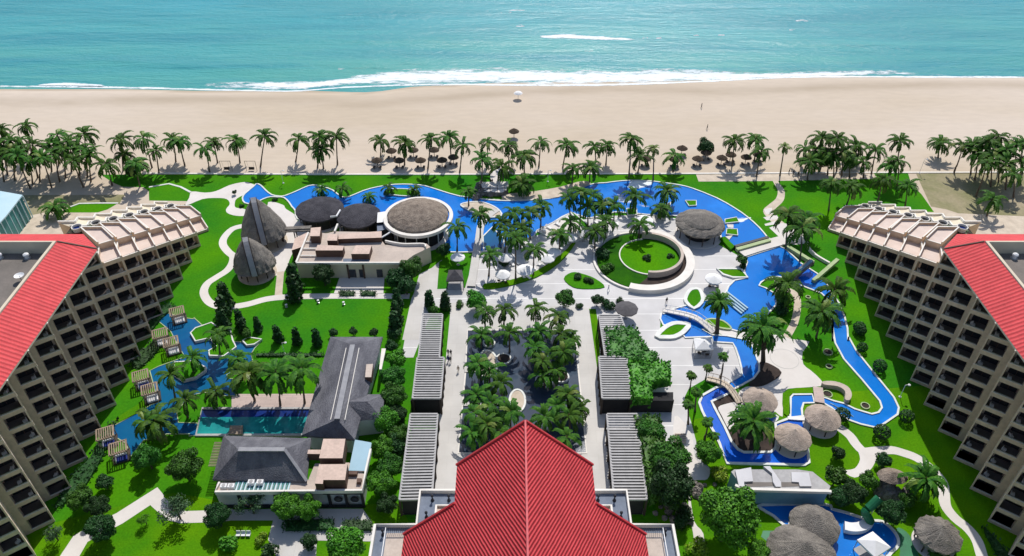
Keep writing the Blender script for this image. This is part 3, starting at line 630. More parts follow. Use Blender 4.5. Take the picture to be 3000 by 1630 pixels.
for s,side in ((-1,'left'),(1,'right')):
    root,w=wing(s,side)
    # rear court: cream zigzag walkway walls on the ground beyond
    area('rear_paving',[w(90,164),w(93,172),w(140,168),w(140,122),w(92,122)],.02,'pathb')
    d=MB(); c=Vector((X0+s*95.5,108,28.8)) if s<0 else Vector((X0+s*91.8,109,28.8))
    for q,lab in (((88.8 if s<0 else 90.5,106.0),f'white satellite dish on the flat roof of the {side} wing'),):
        c=Vector((X0+s*q[0],q[1],28.8)); t=empty('satellite_dish',c,0,lab,'satellite dish')
        MB().tube([c,c+Vector((0,0,1.1))],.07,'steel').build('mast',parent=t)
        dd=MB(); dd.lathe(c+Vector((0,0,1.0)),[(.1,0),(.5,.08),(.85,.3)],16,'white',cap=False); dd.build('dish',parent=t)
    for i,yy in enumerate((112.6,)):
        for k,D in enumerate((91.0,96.0)):
            c=Vector((X0+s*D,yy,28.8)); t=empty('roof_vent',c,0,f'white round vent against the parapet of the {side} wing flat roof, '+('nearer the corner' if k==0 else 'farther from the corner'),'vent','vents on the wing roofs')
            MB().lathe(c,[(.35,0),(.35,.7),(.55,.72),(.5,1.0),(.2,1.2)],12,'white').build('cowl',parent=t); MB().lathe(c,[(.6,0),(.6,.15)],12,'grey').build('base',parent=t)
    # bathtub-like curved blue awning
    c=Vector((X0+s*99,125.0,23.0)); t=empty('round_plunge_tub',c,0,f'round tub with a white rim behind the red roof strip of the {side} wing','tub','tubs by the roof corners')
    MB().lathe(c,[(1.3,-.5),(1.3,.9),(1.55,.95),(1.55,.6)],20,'white',cap=False).build('rim',parent=t); MB().lathe(c,[(1.28,.3),(1.28,.6)],20,'navy').build('water',parent=t)
# ================================================================ FRONT RED-ROOFED BUILDING
zr=44.0; k=.976
t=empty('front_pavilion_building',(X0,50,0),0,'big central hotel block with a steep red tiled gable roof in the foreground','building')
def rp(dx,y): return Vector((X0+dx,y,zr-k*abs(dx)))
ro=MB()
for s in(-1,1):
    ro.add([rp(0,60.6),rp(s*8.55,60.6),rp(s*8.55,54.9),rp(0,54.9)],[(0,1,2,3)],'red')
    ro.add([rp(0,54.9),rp(s*15.2,54.9),rp(s*15.2,25),rp(0,25)],[(0,1,2,3)],'red')
    ro.add([rp(s*8.55,60.6),rp(s*8.55,54.9),rp(s*8.55,54.9)+Vector((0,0,-.5)),rp(s*8.55,60.6)+Vector((0,0,-.5))],[(0,1,2,3)],'brown')
r=ro.build('roof',parent=t)
rg=MB(); rg.bar(rp(0,60.75)+Vector((0,0,.1)),rp(0,25)+Vector((0,0,.1)),.22,.2,'redridge' if 'redridge' in M else 'redw'); rg.build('ridge_cap',parent=r)
for s in(-1,1):
    rk=MB(); rk.bar(rp(0,60.7)+Vector((0,0,.02)),rp(s*8.6,60.7)+Vector((0,0,.02)),.25,.4,'redw'); rk.build('rake_trim',parent=r)
    rk=MB(); rk.bar(rp(s*8.5,55)+Vector((0,0,.02)),rp(s*15.25,55)+Vector((0,0,.02)),.25,.4,'redw'); rk.build('rake_trim',parent=r)
bd=MB(); bd.prism([(X0-8,25),(X0+8,25),(X0+8,60),(X0-8,60)],0,35.5,'cream'); bd.add([(X0-8,60,35.5),(X0+8,60,35.5),(X0,60,43.6)],[(0,1,2)],'cream')
bd.build('wall',parent=t)
for s in(-1,1):
    u=lambda a,y:(X0+s*a,y)
    for (a0,a1,y0,y1) in ((8.0,14.6,59.9,65.4),(8.0,20.2,25,59.9)):
        q=MB(); P=[u(a0,y0),u(a1,y0),u(a1,y1),u(a0,y1)]; q.prism(P,0,23.4,'grey',mt='slate'); q.build('flat_roof_block',parent=t)
    q=MB(); kerbmesh(q,[Vector(u(8,65.3)+(0,)),Vector(u(14.5,65.3)+(0,)),Vector(u(14.5,59.8)+(0,)),Vector(u(20.1,59.8)+(0,)),Vector(u(20.1,25)+(0,))],.35,22,24.1,False,'whiteedge'); q.build('roof_coping',parent=t)
    q=MB(); q.prism([u(8.2,56),u(11.8,56),u(11.8,61.8),u(8.2,61.8)],23.4,25,'pinkroof'); kerbmesh(q,[Vector(u(11.9,55)+(0,)),Vector(u(11.9,61.9)+(0,)),Vector(u(8,61.9)+(0,))],.3,23.4,25.4,False,'whiteedge'); q.build('roof_hatch',parent=t)
    q=MB(); q.prism([u(15,25),u(18.0,25),u(18.0,57.2),u(15,57.2)],23.4,26,'flat'); q.build('upper_terrace',parent=t)
    q=MB(); q.bar((X0+s*15.2,57.3,27.1),(X0+s*18,57.3,27.1),.1,.1,'black'); 
    for i in range(12): q.bar((X0+s*(15.2+i*.25),57.3,26),(X0+s*(15.2+i*.25),57.3,27.1),.05,.05,'black')
    q.bar((X0+s*18,57.3,27.1),(X0+s*18,30,27.1),.1,.1,'white'); q.build('railing',parent=t)
    for i,(a,y,z) in enumerate(((12.7,64,23.4),(10.4,64,23.4),(13.3,61.3,23.4),(18.9,58.6,23.4),(19.0,50.5,23.4))):
        q=MB(); c=Vector((X0+s*a,y,z)); q.lathe(c,[(.28,0),(.22,.25),(.1,.3),(.1,.9),(.2,.95),(.22,1.2),(.05,1.3)],8,'black'); lm=q.build('roof_lamp',origin=c)
        tag(lm,f'black lamp on the flat roof {"left" if s<0 else "right"} of the red gable, '+['far corner','beside the gable','by the roof hatch','by the railing','nearest the bottom'][i],'lamp','black lamps on the flat roofs')
# ================================================================ PERGOLAS
def pergola(quad,m,label,z=4.4,pitch=.62,frame=True,walls=True,slat='slat'):
    P=[W(m,x,y,z) for x,y in quad]    # far-left, far-right, near-right, near-left
    c=sum(P,Vector())/4; t=empty('pergola',(c.x,c.y,0),0,label,'pergola','slatted pergolas beside the central court')
    n=max(3,int((P[0]-P[3]).length/pitch)); q=MB()
    for i in range(n+1):
        a=P[0].lerp(P[3],i/n); b_=P[1].lerp(P[2],i/n); q.bar(a+Vector((0,0,.15)),b_+Vector((0,0,.15)),.32,.16,slat)
    q.build('roof_slats',parent=t)
    q=MB()
    for a,b_ in ((0,3),(1,2),(0,1),(3,2)): q.bar(P[a],P[b_],.35,.3,'slat')
    q.build('frame',parent=t)
    n=5
    for a,b_ in ((0,3),(1,2)):
        for i in range(n+1):
            q=MB(); g=P[a].lerp(P[b_],i/n); q.box(g.x-.18,g.x+.18,g.y-.18,g.y+.18,0,z-.15,'darkwood'); q.build('post',parent=t)
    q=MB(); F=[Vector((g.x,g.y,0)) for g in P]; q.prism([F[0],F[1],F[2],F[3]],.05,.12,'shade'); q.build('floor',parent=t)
    if walls:
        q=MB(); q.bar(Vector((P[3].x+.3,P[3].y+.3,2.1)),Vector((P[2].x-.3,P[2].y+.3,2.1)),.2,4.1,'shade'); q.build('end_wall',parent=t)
    return t
pergola([(1065,792),(1113,792),(1105,900),(1053,900)],'F','narrow white-slatted pergola farthest up the left side of the court')
pergola([(1050,901),(1117,901),(1108,1003),(1038,1003)],'F','grey-slatted pergola in the middle of the left side of the court')
pergola([(1033,1043),(1101,1043),(1086,1256),(1005,1258)],'F','longest grey-slatted pergola on the left, nearest the red gable')
pergola([(1507,794),(1560,794),(1600,895),(1522,895)],'F','white-framed pergola half covered by climbing plants, farthest up the right side of the court')
pergola([(1507,899),(1577,899),(1588,1003),(1515,1003)],'F','grey-slatted pergola in the middle of the right side of the court')
pergola([(1527,1043),(1603,1043),(1627,1257),(1545,1257)],'F','longest grey-slatted pergola on the right, nearest the red gable')
for m_,quad,lab in (('F',[(1520,1006),(1690,1006),(1690,1038),(1522,1038)],'dark low service wall between two right-hand pergolas'),('F',[(1040,1006),(1106,1006),(1100,1038),(1036,1038)],'dark low service block between two left-hand pergolas')):
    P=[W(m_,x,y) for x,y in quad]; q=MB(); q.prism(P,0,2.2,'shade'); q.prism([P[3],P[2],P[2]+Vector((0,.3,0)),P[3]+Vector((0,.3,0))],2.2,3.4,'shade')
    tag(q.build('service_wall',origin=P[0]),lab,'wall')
# vine canopies on the right pergolas
def leaves(b,blobs,n,size,m,seed=0,shell=.45):
    rnd=random.Random(seed); tot=sum(q[3]*q[4]+q[4]*q[5] for q in blobs)
    for (cx,cy,cz,rx,ry,rz) in blobs:
        for _ in range(int(n*(rx*ry+ry*rz)/tot)):
            th=rnd.uniform(0,2*math.pi); z=rnd.uniform(-.75,1); r0=math.sqrt(max(0,1-z*z)); d=Vector((r0*math.cos(th),r0*math.sin(th),z))
            k=1-shell*rnd.random()**1.5+rnd.uniform(-.02,.08)
            p=Vector((cx+d.x*rx*k,cy+d.y*ry*k,cz+d.z*rz*k))
            nrm=(d*1.1+Vector((rnd.uniform(-1,1),rnd.uniform(-1,1),rnd.uniform(-.6,1)))).normalized()
            a=nrm.orthogonal().normalized(); a=Matrix.Rotation(rnd.uniform(0,6.28),3,nrm)@a; c=nrm.cross(a); s=size*rnd.uniform(.6,1.3)
            b.add([p-a*s,p+c*s*.6,p+a*s,p-c*s*.6],[(0,1,2,3)],m)
    return b
def mass(name,m,pts,z0,z1,mm,label,cat,size=.4,dens=7,seed=1):
    P=[W(m,x,y,z1) for x,y in pts]; c=sum(P,Vector())/len(P); rnd=random.Random(seed); b=MB()
    mnx=min(p.x for p in P);mxx=max(p.x for p in P);mny=min(p.y for p in P);mxy=max(p.y for p in P)
    tr=[[P[i] for i in t] for t in tessellate_polygon([[Vector((p.x,p.y,0)) for p in P]])]
    pi=[Vector((c.x+(p.x-c.x)*.9,c.y+(p.y-c.y)*.9,0)) for p in P]
    b.prism(pi,z0,z1-.5,mm)
    for a,bb,d in tr:
        ar=((bb-a).cross(d-a)).length/2
        for _ in range(int(ar*dens)+1):
            r1=math.sqrt(rnd.random()); r2=rnd.random(); p=a*(1-r1)+bb*(r1*(1-r2))+d*(r1*r2)
            hgt=math.sin(p.x*1.3+seed)*math.cos(p.y*1.1)*.35
            p=Vector((p.x,p.y,z1-.35+hgt+rnd.uniform(-.35,.3)))
            nrm=Vector((rnd.uniform(-.9,.9),rnd.uniform(-.9,.9),1)).normalized(); u=nrm.orthogonal().normalized(); u=Matrix.Rotation(rnd.uniform(0,6.28),3,nrm)@u; v=nrm.cross(u); s=size*rnd.uniform(.6,1.3)
            b.add([p-u*s,p+v*s*.6,p+u*s,p-v*s*.6],[(0,1,2,3)],mm)
    n=len(P)
    for i in range(n):
        a=P[i];bb=P[(i+1)%n]; L=(bb-a).length
        for _ in range(int(L*(z1-z0)*dens*.6)):
            p=a.lerp(bb,rnd.random()); p=Vector((p.x+rnd.uniform(-.3,.2),p.y+rnd.uniform(-.3,.2),rnd.uniform(z0,z1)))
            nrm=Vector((rnd.uniform(-1,1),rnd.uniform(-1,.2),.5)).normalized(); u=nrm.orthogonal().normalized(); v=nrm.cross(u); s=size*rnd.uniform(.6,1.3)
            b.add([p-u*s,p+v*s*.6,p+u*s,p-v*s*.6],[(0,1,2,3)],mm)
    return tag(b.build(name,origin=(c.x,c.y,0)),label,cat)
mass('climbing_plant','F',[(1525,822),(1600,818),(1625,868),(1660,890),(1640,905),(1590,900),(1530,888)],2.5,5.2,'leaf','dense green climber over the white-framed pergola beside the plaza','climbing plant',seed=3)
mass('climbing_plant','F',[(1583,905),(1685,905),(1688,950),(1640,955),(1640,1000),(1592,1000)],2.5,5.2,'leafb','bright green climber spreading right of the middle right-hand pergola','climbing plant',seed=4)
mass('climbing_plant','F',[(1598,1040),(1660,1040),(1665,1090),(1690,1120),(1720,1160),(1730,1230),(1640,1250),(1625,1180),(1615,1110)],2.5,5.4,'leaf','long green climber along the nearest right-hand pergola','climbing plant',seed=5)
# ================================================================ CLUB BUILDING WITH ROUND ROOFS
def boxtop(b,m,quad,z1,z0,mw,mt): b.prism([W(m,x,y,z1) for x,y in quad],z0,z1,mw,mt); return b
cc=W('Z6',1200,700); t=empty('clubhouse',(cc.x,cc.y,0),0,'low flat-roofed clubhouse of stacked tan boxes between the shell huts and the round pavilion','building')
boxtop(MB(),'Z6',[(750,757),(1630,757),(1710,695),(1850,628),(1820,600),(1480,610),(1440,560),(1440,505),(1060,500),(1000,515),(850,510),(810,620)],4.6,0,'cream','flat').build('main_block',parent=t)
q=MB()
for quad,z1,z0 in (([(925,610),(1142,618),(1130,655),(905,655)],6.6,4.6),([(870,470),(952,464),(942,538),(863,538)],6.8,4.6),([(1010,522),(1092,520),(1085,575),(1003,575)],7.0,4.6),
   ([(1100,520),(1450,497),(1450,550),(1095,562)],6.0,4.6),([(1238,614),(1370,612),(1348,684),(1200,684)],6.4,4.6),([(740,555),(845,505),(800,625),(712,655)],4.0,0)):
    boxtop(q,'Z6',quad,z1,z0,'brown','pinkroof')
q.build('roof_box',parent=t)
q=MB(); a=[W('Z6',x,y,5) for x,y in ((850,512),(750,757))]; q.bar(a[0],a[1],.4,.5,'whiteedge')
for y in (585,642,700): q.bar(W('Z6',860-(y-512)*.4,y,4.9),W('Z6',930-(y-512)*.1,y,4.9),.25,.3,'whiteedge')
q.bar(W('Z6',752,760,5),W('Z6',1640,760,5),.4,.5,'whiteedge'); q.bar(W('Z6',1065,500,5),W('Z6',1090,440,5),.4,.4,'whiteedge')
q.build('parapet',parent=t)
q=MB(); boxtop(q,'Z6',[(1418,345),(1482,335),(1512,418),(1412,428)],5.6,0,'shade','white'); q.build('link_block',parent=t)
q=MB(); boxtop(q,'Z6',[(1412,432),(1540,425),(1530,470),(1415,500)],4.9,0,'shade','slate'); q.build('link_roof',parent=t)
q=MB(); P_=smooth(WL('Z6',[(1440,555),(1500,520),(1540,490)],5.4),4,False); q.tube(P_,.22,'white'); q.build('roof_pipe',parent=t)
q=MB(); P_=smooth(WL('Z6',[(1480,575),(1620,600),(1790,600),(1810,625)],5.2),4,False); kerbmesh(q,P_,.35,4.6,5.3,False,'whiteedge'); q.build('curved_parapet',parent=t)
q=MB(); P_=WL('Z6',[(1030,380),(1080,375),(1110,325)],5.0); q.tube(P_,.25,'white'); q.build('roof_pipe',parent=t)
q=MB(); boxtop(q,'Z6',[(1135,722),(1350,722),(1345,757),(1135,757)],4.75,4.6,'slate','slate'); q.build('roof_hatch',parent=t)
for (x,w_) in ((1225,55),(1298,36),(1445,48)):
    A=W('Z6',x-w_/2,862); B=W('Z6',x+w_/2,862); q=MB(); y=W('Z6',1100,757,4.6).y-.06; q.box(A.x,B.x,y-.05,y+.05,.3,2.6,'glass'); q.build('window',parent=t)
# white columns pilasters
for x in (1192,1318):
    q=MB(); A=W('Z6',x,862); y=W('Z6',1100,757,4.6).y-.1; q.box(A.x-.2,A.x+.2,y-.2,y+.1,0,4.6,'brown'); q.build('pilaster',parent=t)
def rnd_roof(name,c,Rr,zE,prof,m,label,cat='pavilion',cols=10,wall=None,ring=0,jit=.012,base='path',group=None,sx=1,sy=1,n=48,colm='darkwood'):
    t=empty(name,(c.x,c.y,0),0,label,cat,group)
    q=MB(); q.lathe((c.x,c.y,0),[(r*Rr,zE+z) for r,z in prof],n,m,jit,sx,sy,cap=False); q.build('thatched_roof',parent=t)
    if ring:
        q=MB(); q.lathe((c.x,c.y,0),[(ring,zE-.9),(ring,zE-.1),(ring-.9,zE-.05),(ring-.9,zE-.9)],64,'whiteedge',cap=False); q.build('roof_ring',parent=t)
    for i in range(cols):
        a=2*math.pi*(i+.5)/cols; q=MB(); p=Vector((c.x+math.cos(a)*Rr*.86*sx,c.y+math.sin(a)*Rr*.86*sy,0)); q.tube([p,p+Vector((0,0,zE))],.13,colm,6); q.build('column',parent=t)
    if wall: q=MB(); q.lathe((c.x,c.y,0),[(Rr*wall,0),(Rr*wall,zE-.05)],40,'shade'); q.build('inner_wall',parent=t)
    if base: q=MB(); q.lathe((c.x,c.y,0),[(Rr*.98,0),(Rr*.98,.2)],40,base); q.build('floor',parent=t)
    return t
dome=[(1.03,-.35),(1.04,0),(.95,.45),(.8,.95),(.6,1.5),(.4,1.9),(.2,2.15),(.05,2.35),(0.01,2.4)]
big=[(1.0,-.2),(.97,.3),(.85,1.0),(.7,1.55),(.68,1.65),(.5,2.2),(.3,2.6),(.1,2.95),(.04,3.2),(.01,3.25)]
rnd_roof('round_pavilion',W('Z6',1750,368,6.2),7.6,6.2,big,'thatch','large round pavilion with a tan thatched dome inside a white ring at the pool edge',cols=14,wall=.8,ring=8.75,jit=.015,n=64,colm='white')
low=[(1.0,-.4),(1.0,0),(.85,.45),(.6,.85),(.3,1.1),(.01,1.2)]
rnd_roof('round_pavilion',W('Z6',942,315,3.6),6.2,3.6,low,'thatchd','left of two flat round pavilions with charcoal thatch, beside the shell huts',cols=10,wall=.8,group='charcoal round pavilions',sy=.95)
rnd_roof('round_pavilion',W('Z6',1262,368,4.2),5.6,4.2,low,'thatchd','right of two flat round pavilions with charcoal thatch, beside the big white-ringed dome',cols=10,wall=.8,group='charcoal round pavilions')
bar=[(.93,-1.1),(1.0,-.7),(1.02,-.3),(.97,.1),(.86,.55),(.72,.8),(.72,.95),(.6,1.5),(.4,2.0),(.2,2.4),(.06,2.7),(.01,2.75)]
rnd_roof('round_pool_bar',W('Z8',565,425,4.0),6.1,4.0,bar,'thatchg','round pool bar under a two-tiered grey thatch dome beside the curved blue pool','bar',cols=10,wall=.55,jit=.03)
hutp=[(1.03,-.3),(1.03,0),(.85,.42),(.6,.95),(.3,1.5),(.08,1.9),(.01,2.1)]
for x,y,lab in ((915,760,'round tan thatched hut nearest the river footbridge'),(1430,905,'rightmost of three tan thatched huts around the splash river'),(1185,1065,'tan thatched hut standing over the splash river, nearest of the three')):
    rnd_roof('thatched_hut',W('Y6',x,y,2.5),3.25,2.5,hutp,'thatchl',lab,'hut',cols=6,group='tan thatched huts',jit=.025)
rnd_roof('thatched_hut',W('Y7',1500,985,2.4),3.9,2.4,[(1.05,-.4),(1.05,0),(.85,.6),(.6,1.3),(.3,2.0),(.05,2.6),(.01,2.7)],'thatchg','brown-grey thatched hut in the middle of the lower blue pool','hut',cols=8,jit=.03,group='grey thatched huts')
rnd_roof('thatched_hut',W('Y7',1370,1290,2.4),5.3,2.4,[(1.05,-.4),(1.05,0),(.85,.8),(.6,1.7),(.3,2.6),(.05,3.4),(.01,3.5)],'thatchg','largest grey thatched hut cut off by the bottom edge','hut',cols=8,jit=.03,group='grey thatched huts')
rnd_roof('thatched_hut',W('Q',370,1160,3.0),3.4,3.0,[(1.05,-.5),(1.05,0),(.85,.5),(.6,1.1),(.3,1.7),(.05,2.2),(.01,2.3)],'thatchg','shaggy brown thatched hut beside the curved path at bottom right','hut',cols=6,jit=.06,group='grey thatched huts')
# shell huts
def shell(name,c,Rr,zE,apex,label,band):
    t=empty(name,(c.x,c.y,0),0,label,'hut','tall shell-shaped thatched huts')
    n=48; K=12; q=MB(); vs=[];ap=Vector(apex)
    for i in range(K+1):
        f=i/K; z=zE+(ap.z-zE)*f; r=Rr*((1-f**1.5)**.8)*(1-.1*f)+.12*(1-f)
        cx=Vector((c.x,c.y,0)).lerp(Vector((ap.x,ap.y,0)),f**1.1)
        for k_ in range(n):
            a=2*math.pi*k_/n; rr=r*(1+.03*random.uniform(-1,1)); rr*=1+.12*math.exp(-((a-R(250))/.5)**2)*(1-f)
            vs.append((cx.x+math.cos(a)*rr,cx.y+math.sin(a)*rr,z+(-.5*math.cos(a-R(70)) if f<.05 else 0)))
    fs=[(i*n+k_,i*n+(k_+1)%n,(i+1)*n+(k_+1)%n,(i+1)*n+k_) for i in range(K) for k_ in range(n)]
    q.add(vs,fs,'thatchg'); o=q.build('thatched_shell',parent=t)
    q=MB(); dirv=Vector((math.cos(R(band)),math.sin(R(band)),0))
    sd=Vector((-dirv.y,dirv.x,0))
    pr=[]
    for i in range(13):
        f=1-i/12; r=Rr*((1-f**1.5)**.8)*(1-.1*f)+.25; cx=Vector((c.x,c.y,0)).lerp(Vector((ap.x,ap.y,0)),f**1.1)
        pr.append(cx+dirv*(r+.08)+Vector((0,0,zE+(ap.z-zE)*f+.2)))
    pr[0]=ap+Vector((0,-.1,.1))
    for off,wd,mm in ((-.75,.16,'darkwood'),(0,1.2,'lightshingle'),(.75,.16,'darkwood')):
        A=[p_+sd*(off-wd/2) for p_ in pr];B=[p_+sd*(off+wd/2) for p_ in pr]; nn_=len(A)
        q.add(A+B,[(i,nn_+i,nn_+i+1,i+1) for i in range(nn_-1)],mm)
        q.add([a+Vector((0,0,-.4)) for a in A]+A,[(i,i+1,nn_+i+1,nn_+i) for i in range(nn_-1)],mm)
        q.add([a+Vector((0,0,-.4)) for a in B]+B,[(i,i+1,nn_+i+1,nn_+i) for i in range(nn_-1)],mm)
    q.build('ridge_band',parent=t)
    q=MB(); q.lathe((c.x,c.y,0),[(Rr*.95,0),(Rr*.95,.25)],36,'pathb'); q.build('floor',parent=t)
    for i in range(10):
        a=2*math.pi*i/10; p=Vector((c.x+math.cos(a)*Rr*.8,c.y+math.sin(a)*Rr*.8,0)); q=MB(); q.tube([p,p+Vector((0,0,zE+.4))],.15,'darkwood'); q.build('column',parent=t)
c1=W('Z6',487,500,3.4); shell('shell_hut',c1,5.4,3.0,(-63.2,158.2,12.6),'farther and larger tall shell-shaped hut with grey thatch and a split ridge band',285)
c2=W('Z6',408,752,3.4); shell('shell_hut',c2,4.8,2.8,(-62.0,c2.y+.4,10.4),'nearer and smaller tall shell-shaped hut with grey thatch beside the white path',285)
q=MB(); A=W('Z6',600,488,3.2);B=W('Z6',870,475,3.6); q.bar(A,B,2.2,.3,'thatchg'); q.bar(A+Vector((0,0,.3)),B+Vector((0,0,.3)),1.2,.3,'thatchg')
t=empty('covered_walkway',((A.x+B.x)/2,A.y,0),0,'narrow thatched covered walkway joining a shell hut to the clubhouse','walkway'); q.build('roof',parent=t)
for f in(.1,.5,.9):
    for d_ in (-.8,.8): q=MB(); p=A.lerp(B,f); q.box(p.x-.12,p.x+.12,p.y+d_-.1,p.y+d_+.1,0,3.1,'darkwood'); q.build('post',parent=t)
# ================================================================ SPA BUILDINGS (grey shingle)
def hip(m,ea,ri,z0,z1,mm='shingle'):
    E=[W(m,x,y,z0) for x,y in ea]; Rg=[W(m,x,y,z1) for x,y in ri]   # E: far-left, far-right, near-right, near-left; R: start(end nearest E0/E1 or left), end
    return E,Rg
cc=W('Y2',1550,800); t=empty('spa_building',(cc.x,cc.y,0),0,'long building with a dark grey shingle hip roof and side gable beside the garden court','building')
E,Rg=hip('Y2',[(1450,385),(1880,385),(1650,1228),(1215,1192)],[(1632,452),(1505,1060)],4.8,7.6)
q=MB(); q.add(E+Rg,[(0,4,1),(1,4,5,2),(2,5,3),(3,5,4,0)],'shingle'); q.add([E[0],E[1],E[2],E[3]]+[p+Vector((0,0,-.4)) for p in E],[(0,1,5,4),(1,2,6,5),(2,3,7,6),(3,0,4,7)],'shingle'); r=q.build('roof',parent=t)
q=MB(); q.bar(Rg[0]+Vector((0,0,.05)),Rg[1]+Vector((0,0,.05)),1.0,.2,'lightshingle')
for s in(-1.3,1.3): q.bar(Rg[0]+Vector((s,-.3,-.55)),Rg[1]+Vector((s,.3,-.55)),.12,.2,'whiteedge')
q.build('ridge_cap',parent=r)
E2=[W('Y2',x,y,4.4) for x,y in [(1560,858),(1893,855),(1880,1060),(1640,1075)]]; R2=[W('Y2',1520,915,7.2),W('Y2',1755,915,6.6)]
q=MB(); q.add(E2+R2,[(0,1,5,4),(1,2,5),(2,3,4,5),(3,0,4)],'shingle'); q.build('side_roof',parent=t)
q=MB(); i=.8
q.prism([E[0]+Vector((i,-i,0)),E[1]+Vector((-i,-i,0)),E[2]+Vector((-i,i,0)),E[3]+Vector((i,i,0))],0,4.5,'wall'); q.prism([E2[0],E2[1]+Vector((-.4,-.4,0)),E2[2]+Vector((-.4,.4,0)),E2[3]],0,4.2,'wall'); q.build('wall',parent=t)
q=MB(); boxtop(q,'Y2',[(1745,610),(1800,605),(1785,715),(1735,715)],6.2,4.6,'brown','flat'); q.build('roof_duct',parent=t)
q=MB(); boxtop(q,'Y2',[(1870,480),(1905,480),(1870,650),(1850,650)],3.8,3.5,'whiteedge','whiteedge'); q.build('side_canopy',parent=t)
cc=W('Y3',580,450); t=empty('spa_pavilion',(cc.x,cc.y,0),0,'square pavilion with a charcoal shingle hip roof at the end of the lap pool','pavilion')
E,Rg=hip('Y3',[(190,165),(1090,190),(1045,628),(80,612)],[(345,306),(820,306)],4.8,8.6)
q=MB(); q.add(E+Rg,[(0,1,5,4),(1,2,5),(2,3,4,5),(3,0,4)],'shingle'); q.add(E+[p+Vector((0,0,-.4)) for p in E],[(0,1,5,4),(1,2,6,5),(2,3,7,6),(3,0,4,7)],'shingle'); r=q.build('roof',parent=t)
q=MB(); q.bar(Rg[0],Rg[1],.8,.25,'lightshingle'); q.bar(Rg[1],E[2],.5,.2,'lightshingle'); q.build('ridge_cap',parent=r)
q=MB(); q.prism([E[0]+Vector((1,-1,0)),E[1]+Vector((-1,-1,0)),E[2]+Vector((-1,.6,0)),E[3]+Vector((1,.6,0))],0,4.5,'wall'); q.build('wall',parent=t)
q=MB()
for i in range(16):
    a=W('Y3',172-4.0*i,235+16*i,4.3); q.bar(a+Vector((-1.3,0,0)),a+Vector((.4,0,0)),.12,.14,'wood')
q.build('eave_slats',parent=t)
cc=W('Y3',900,700); t=empty('spa_wall_building',(cc.x,cc.y,0),0,'long low white-panelled building with black posts and two round windows below the charcoal roof','building')
q=MB(); boxtop(q,'Y3',[(130,640),(900,632),(1060,620),(1130,450),(1480,440),(1640,560),(1612,720),(105,738)],4.2,0,'wall','flat'); q.build('main_block',parent=t)
q=MB(); kerbmesh(q,[W('Y3',*p) for p in []] or [Vector((*W('Y3',x,y,4.7).xy,0)) for x,y in [(150,640),(105,738),(1612,722),(1650,520),(1700,300)]],.35,3.9,4.8,False,'whiteedge'); q.build('parapet',parent=t)
fy=W('Y3',800,738,4.2).y; q=MB()
for x in (335,710,1080,1262,1435,1605):
    a=W('Y3',x,745,4.2); q.box(a.x-.22,a.x+.22,fy-.35,fy-.02,0,4,'black')
a=W('Y3',110,745,4.2);bb=W('Y3',1612,745,4.2); q.box(a.x,bb.x,fy-.3,fy-.04,3.75,4.0,'black'); q.box(a.x+.3,bb.x,fy-.38,fy-.05,0,.5,'black'); q.build('frame',parent=t)
for x in (1350,1520):
    a=W('Y3',x,745,4.2); q=MB(); vs=[(a.x+.75*math.cos(i*math.pi/10),fy-.12,2.1+.75*math.sin(i*math.pi/10)) for i in range(20)]; q.add(vs,[tuple(range(20))],'black'); q.add([(v[0],v[1]+.1,v[2]) for v in vs]+vs,[(i,(i+1)%20,20+(i+1)%20,20+i) for i in range(20)],'black')
    vs=[(a.x+.45*math.cos(i*math.pi/10),fy-.15,2.1+.45*math.sin(i*math.pi/10)) for i in range(20)]; q.add(vs,[tuple(range(20))],'glass'); q.build('round_window',parent=t)
q=MB(); boxtop(q,'Y3',[(1215,196),(1442,196),(1412,395),(1172,395)],7,4.2,'brown','pinkroof'); boxtop(q,'Y3',[(1172,458),(1462,455),(1438,618),(1215,618),(1210,658),(1128,655)],6.6,4.2,'brown','pinkroof'); boxtop(q,'Y3',[(1060,308),(1190,308),(1180,352),(1050,350)],6,4.2,'brown','pinkroof')
q.build('roof_box',parent=t)
q=MB(); boxtop(q,'Y3',[(1540,205),(1712,235),(1650,525),(1475,522)],4.6,4.3,'whiteedge','skyblue'); q.build('glazed_roof',parent=t)
q=MB()
n=26
for i in range(n):
    a=W('Y3',320+i*22,650,4.5); q.box(a.x-.12,a.x+.12,a.y-1.9,a.y+.4,4.25,4.42,'paleteal' if i%2 else 'teal')
q.build('corrugated_roof',parent=t)
q=MB(); boxtop(q,'Y3',[(1480,528),(1565,528),(1560,560),(1475,560)],4.9,4.2,'brown','brown'); q.build('roof_duct',parent=t); q=MB(); boxtop(q,'Y3',[(1560,600),(1608,600),(1600,640),(1556,640)],4.9,4.2,'brown','brown'); q.build('roof_duct',parent=t)
for i,x in enumerate((480,570,198,275)):
    a=W('Y3',x,650 if i<2 else 690,4.6); tt=empty('air_conditioner',(a.x,a.y,4.25),0,'white box air conditioner on the low white building roof, '+['left one of the middle pair','right one of the middle pair','leftmost by the roof corner','second from the left roof corner'][i],'air conditioner','rooftop air conditioners')
    q=MB(); q.box(a.x-.55,a.x+.55,a.y-.4,a.y+.4,4.3,5.1,'white'); q.build('casing',parent=tt); q=MB(); q.lathe((a.x,a.y,5.1),[(.32,0),(.32,.05)],14,'grey'); q.build('fan',parent=tt)
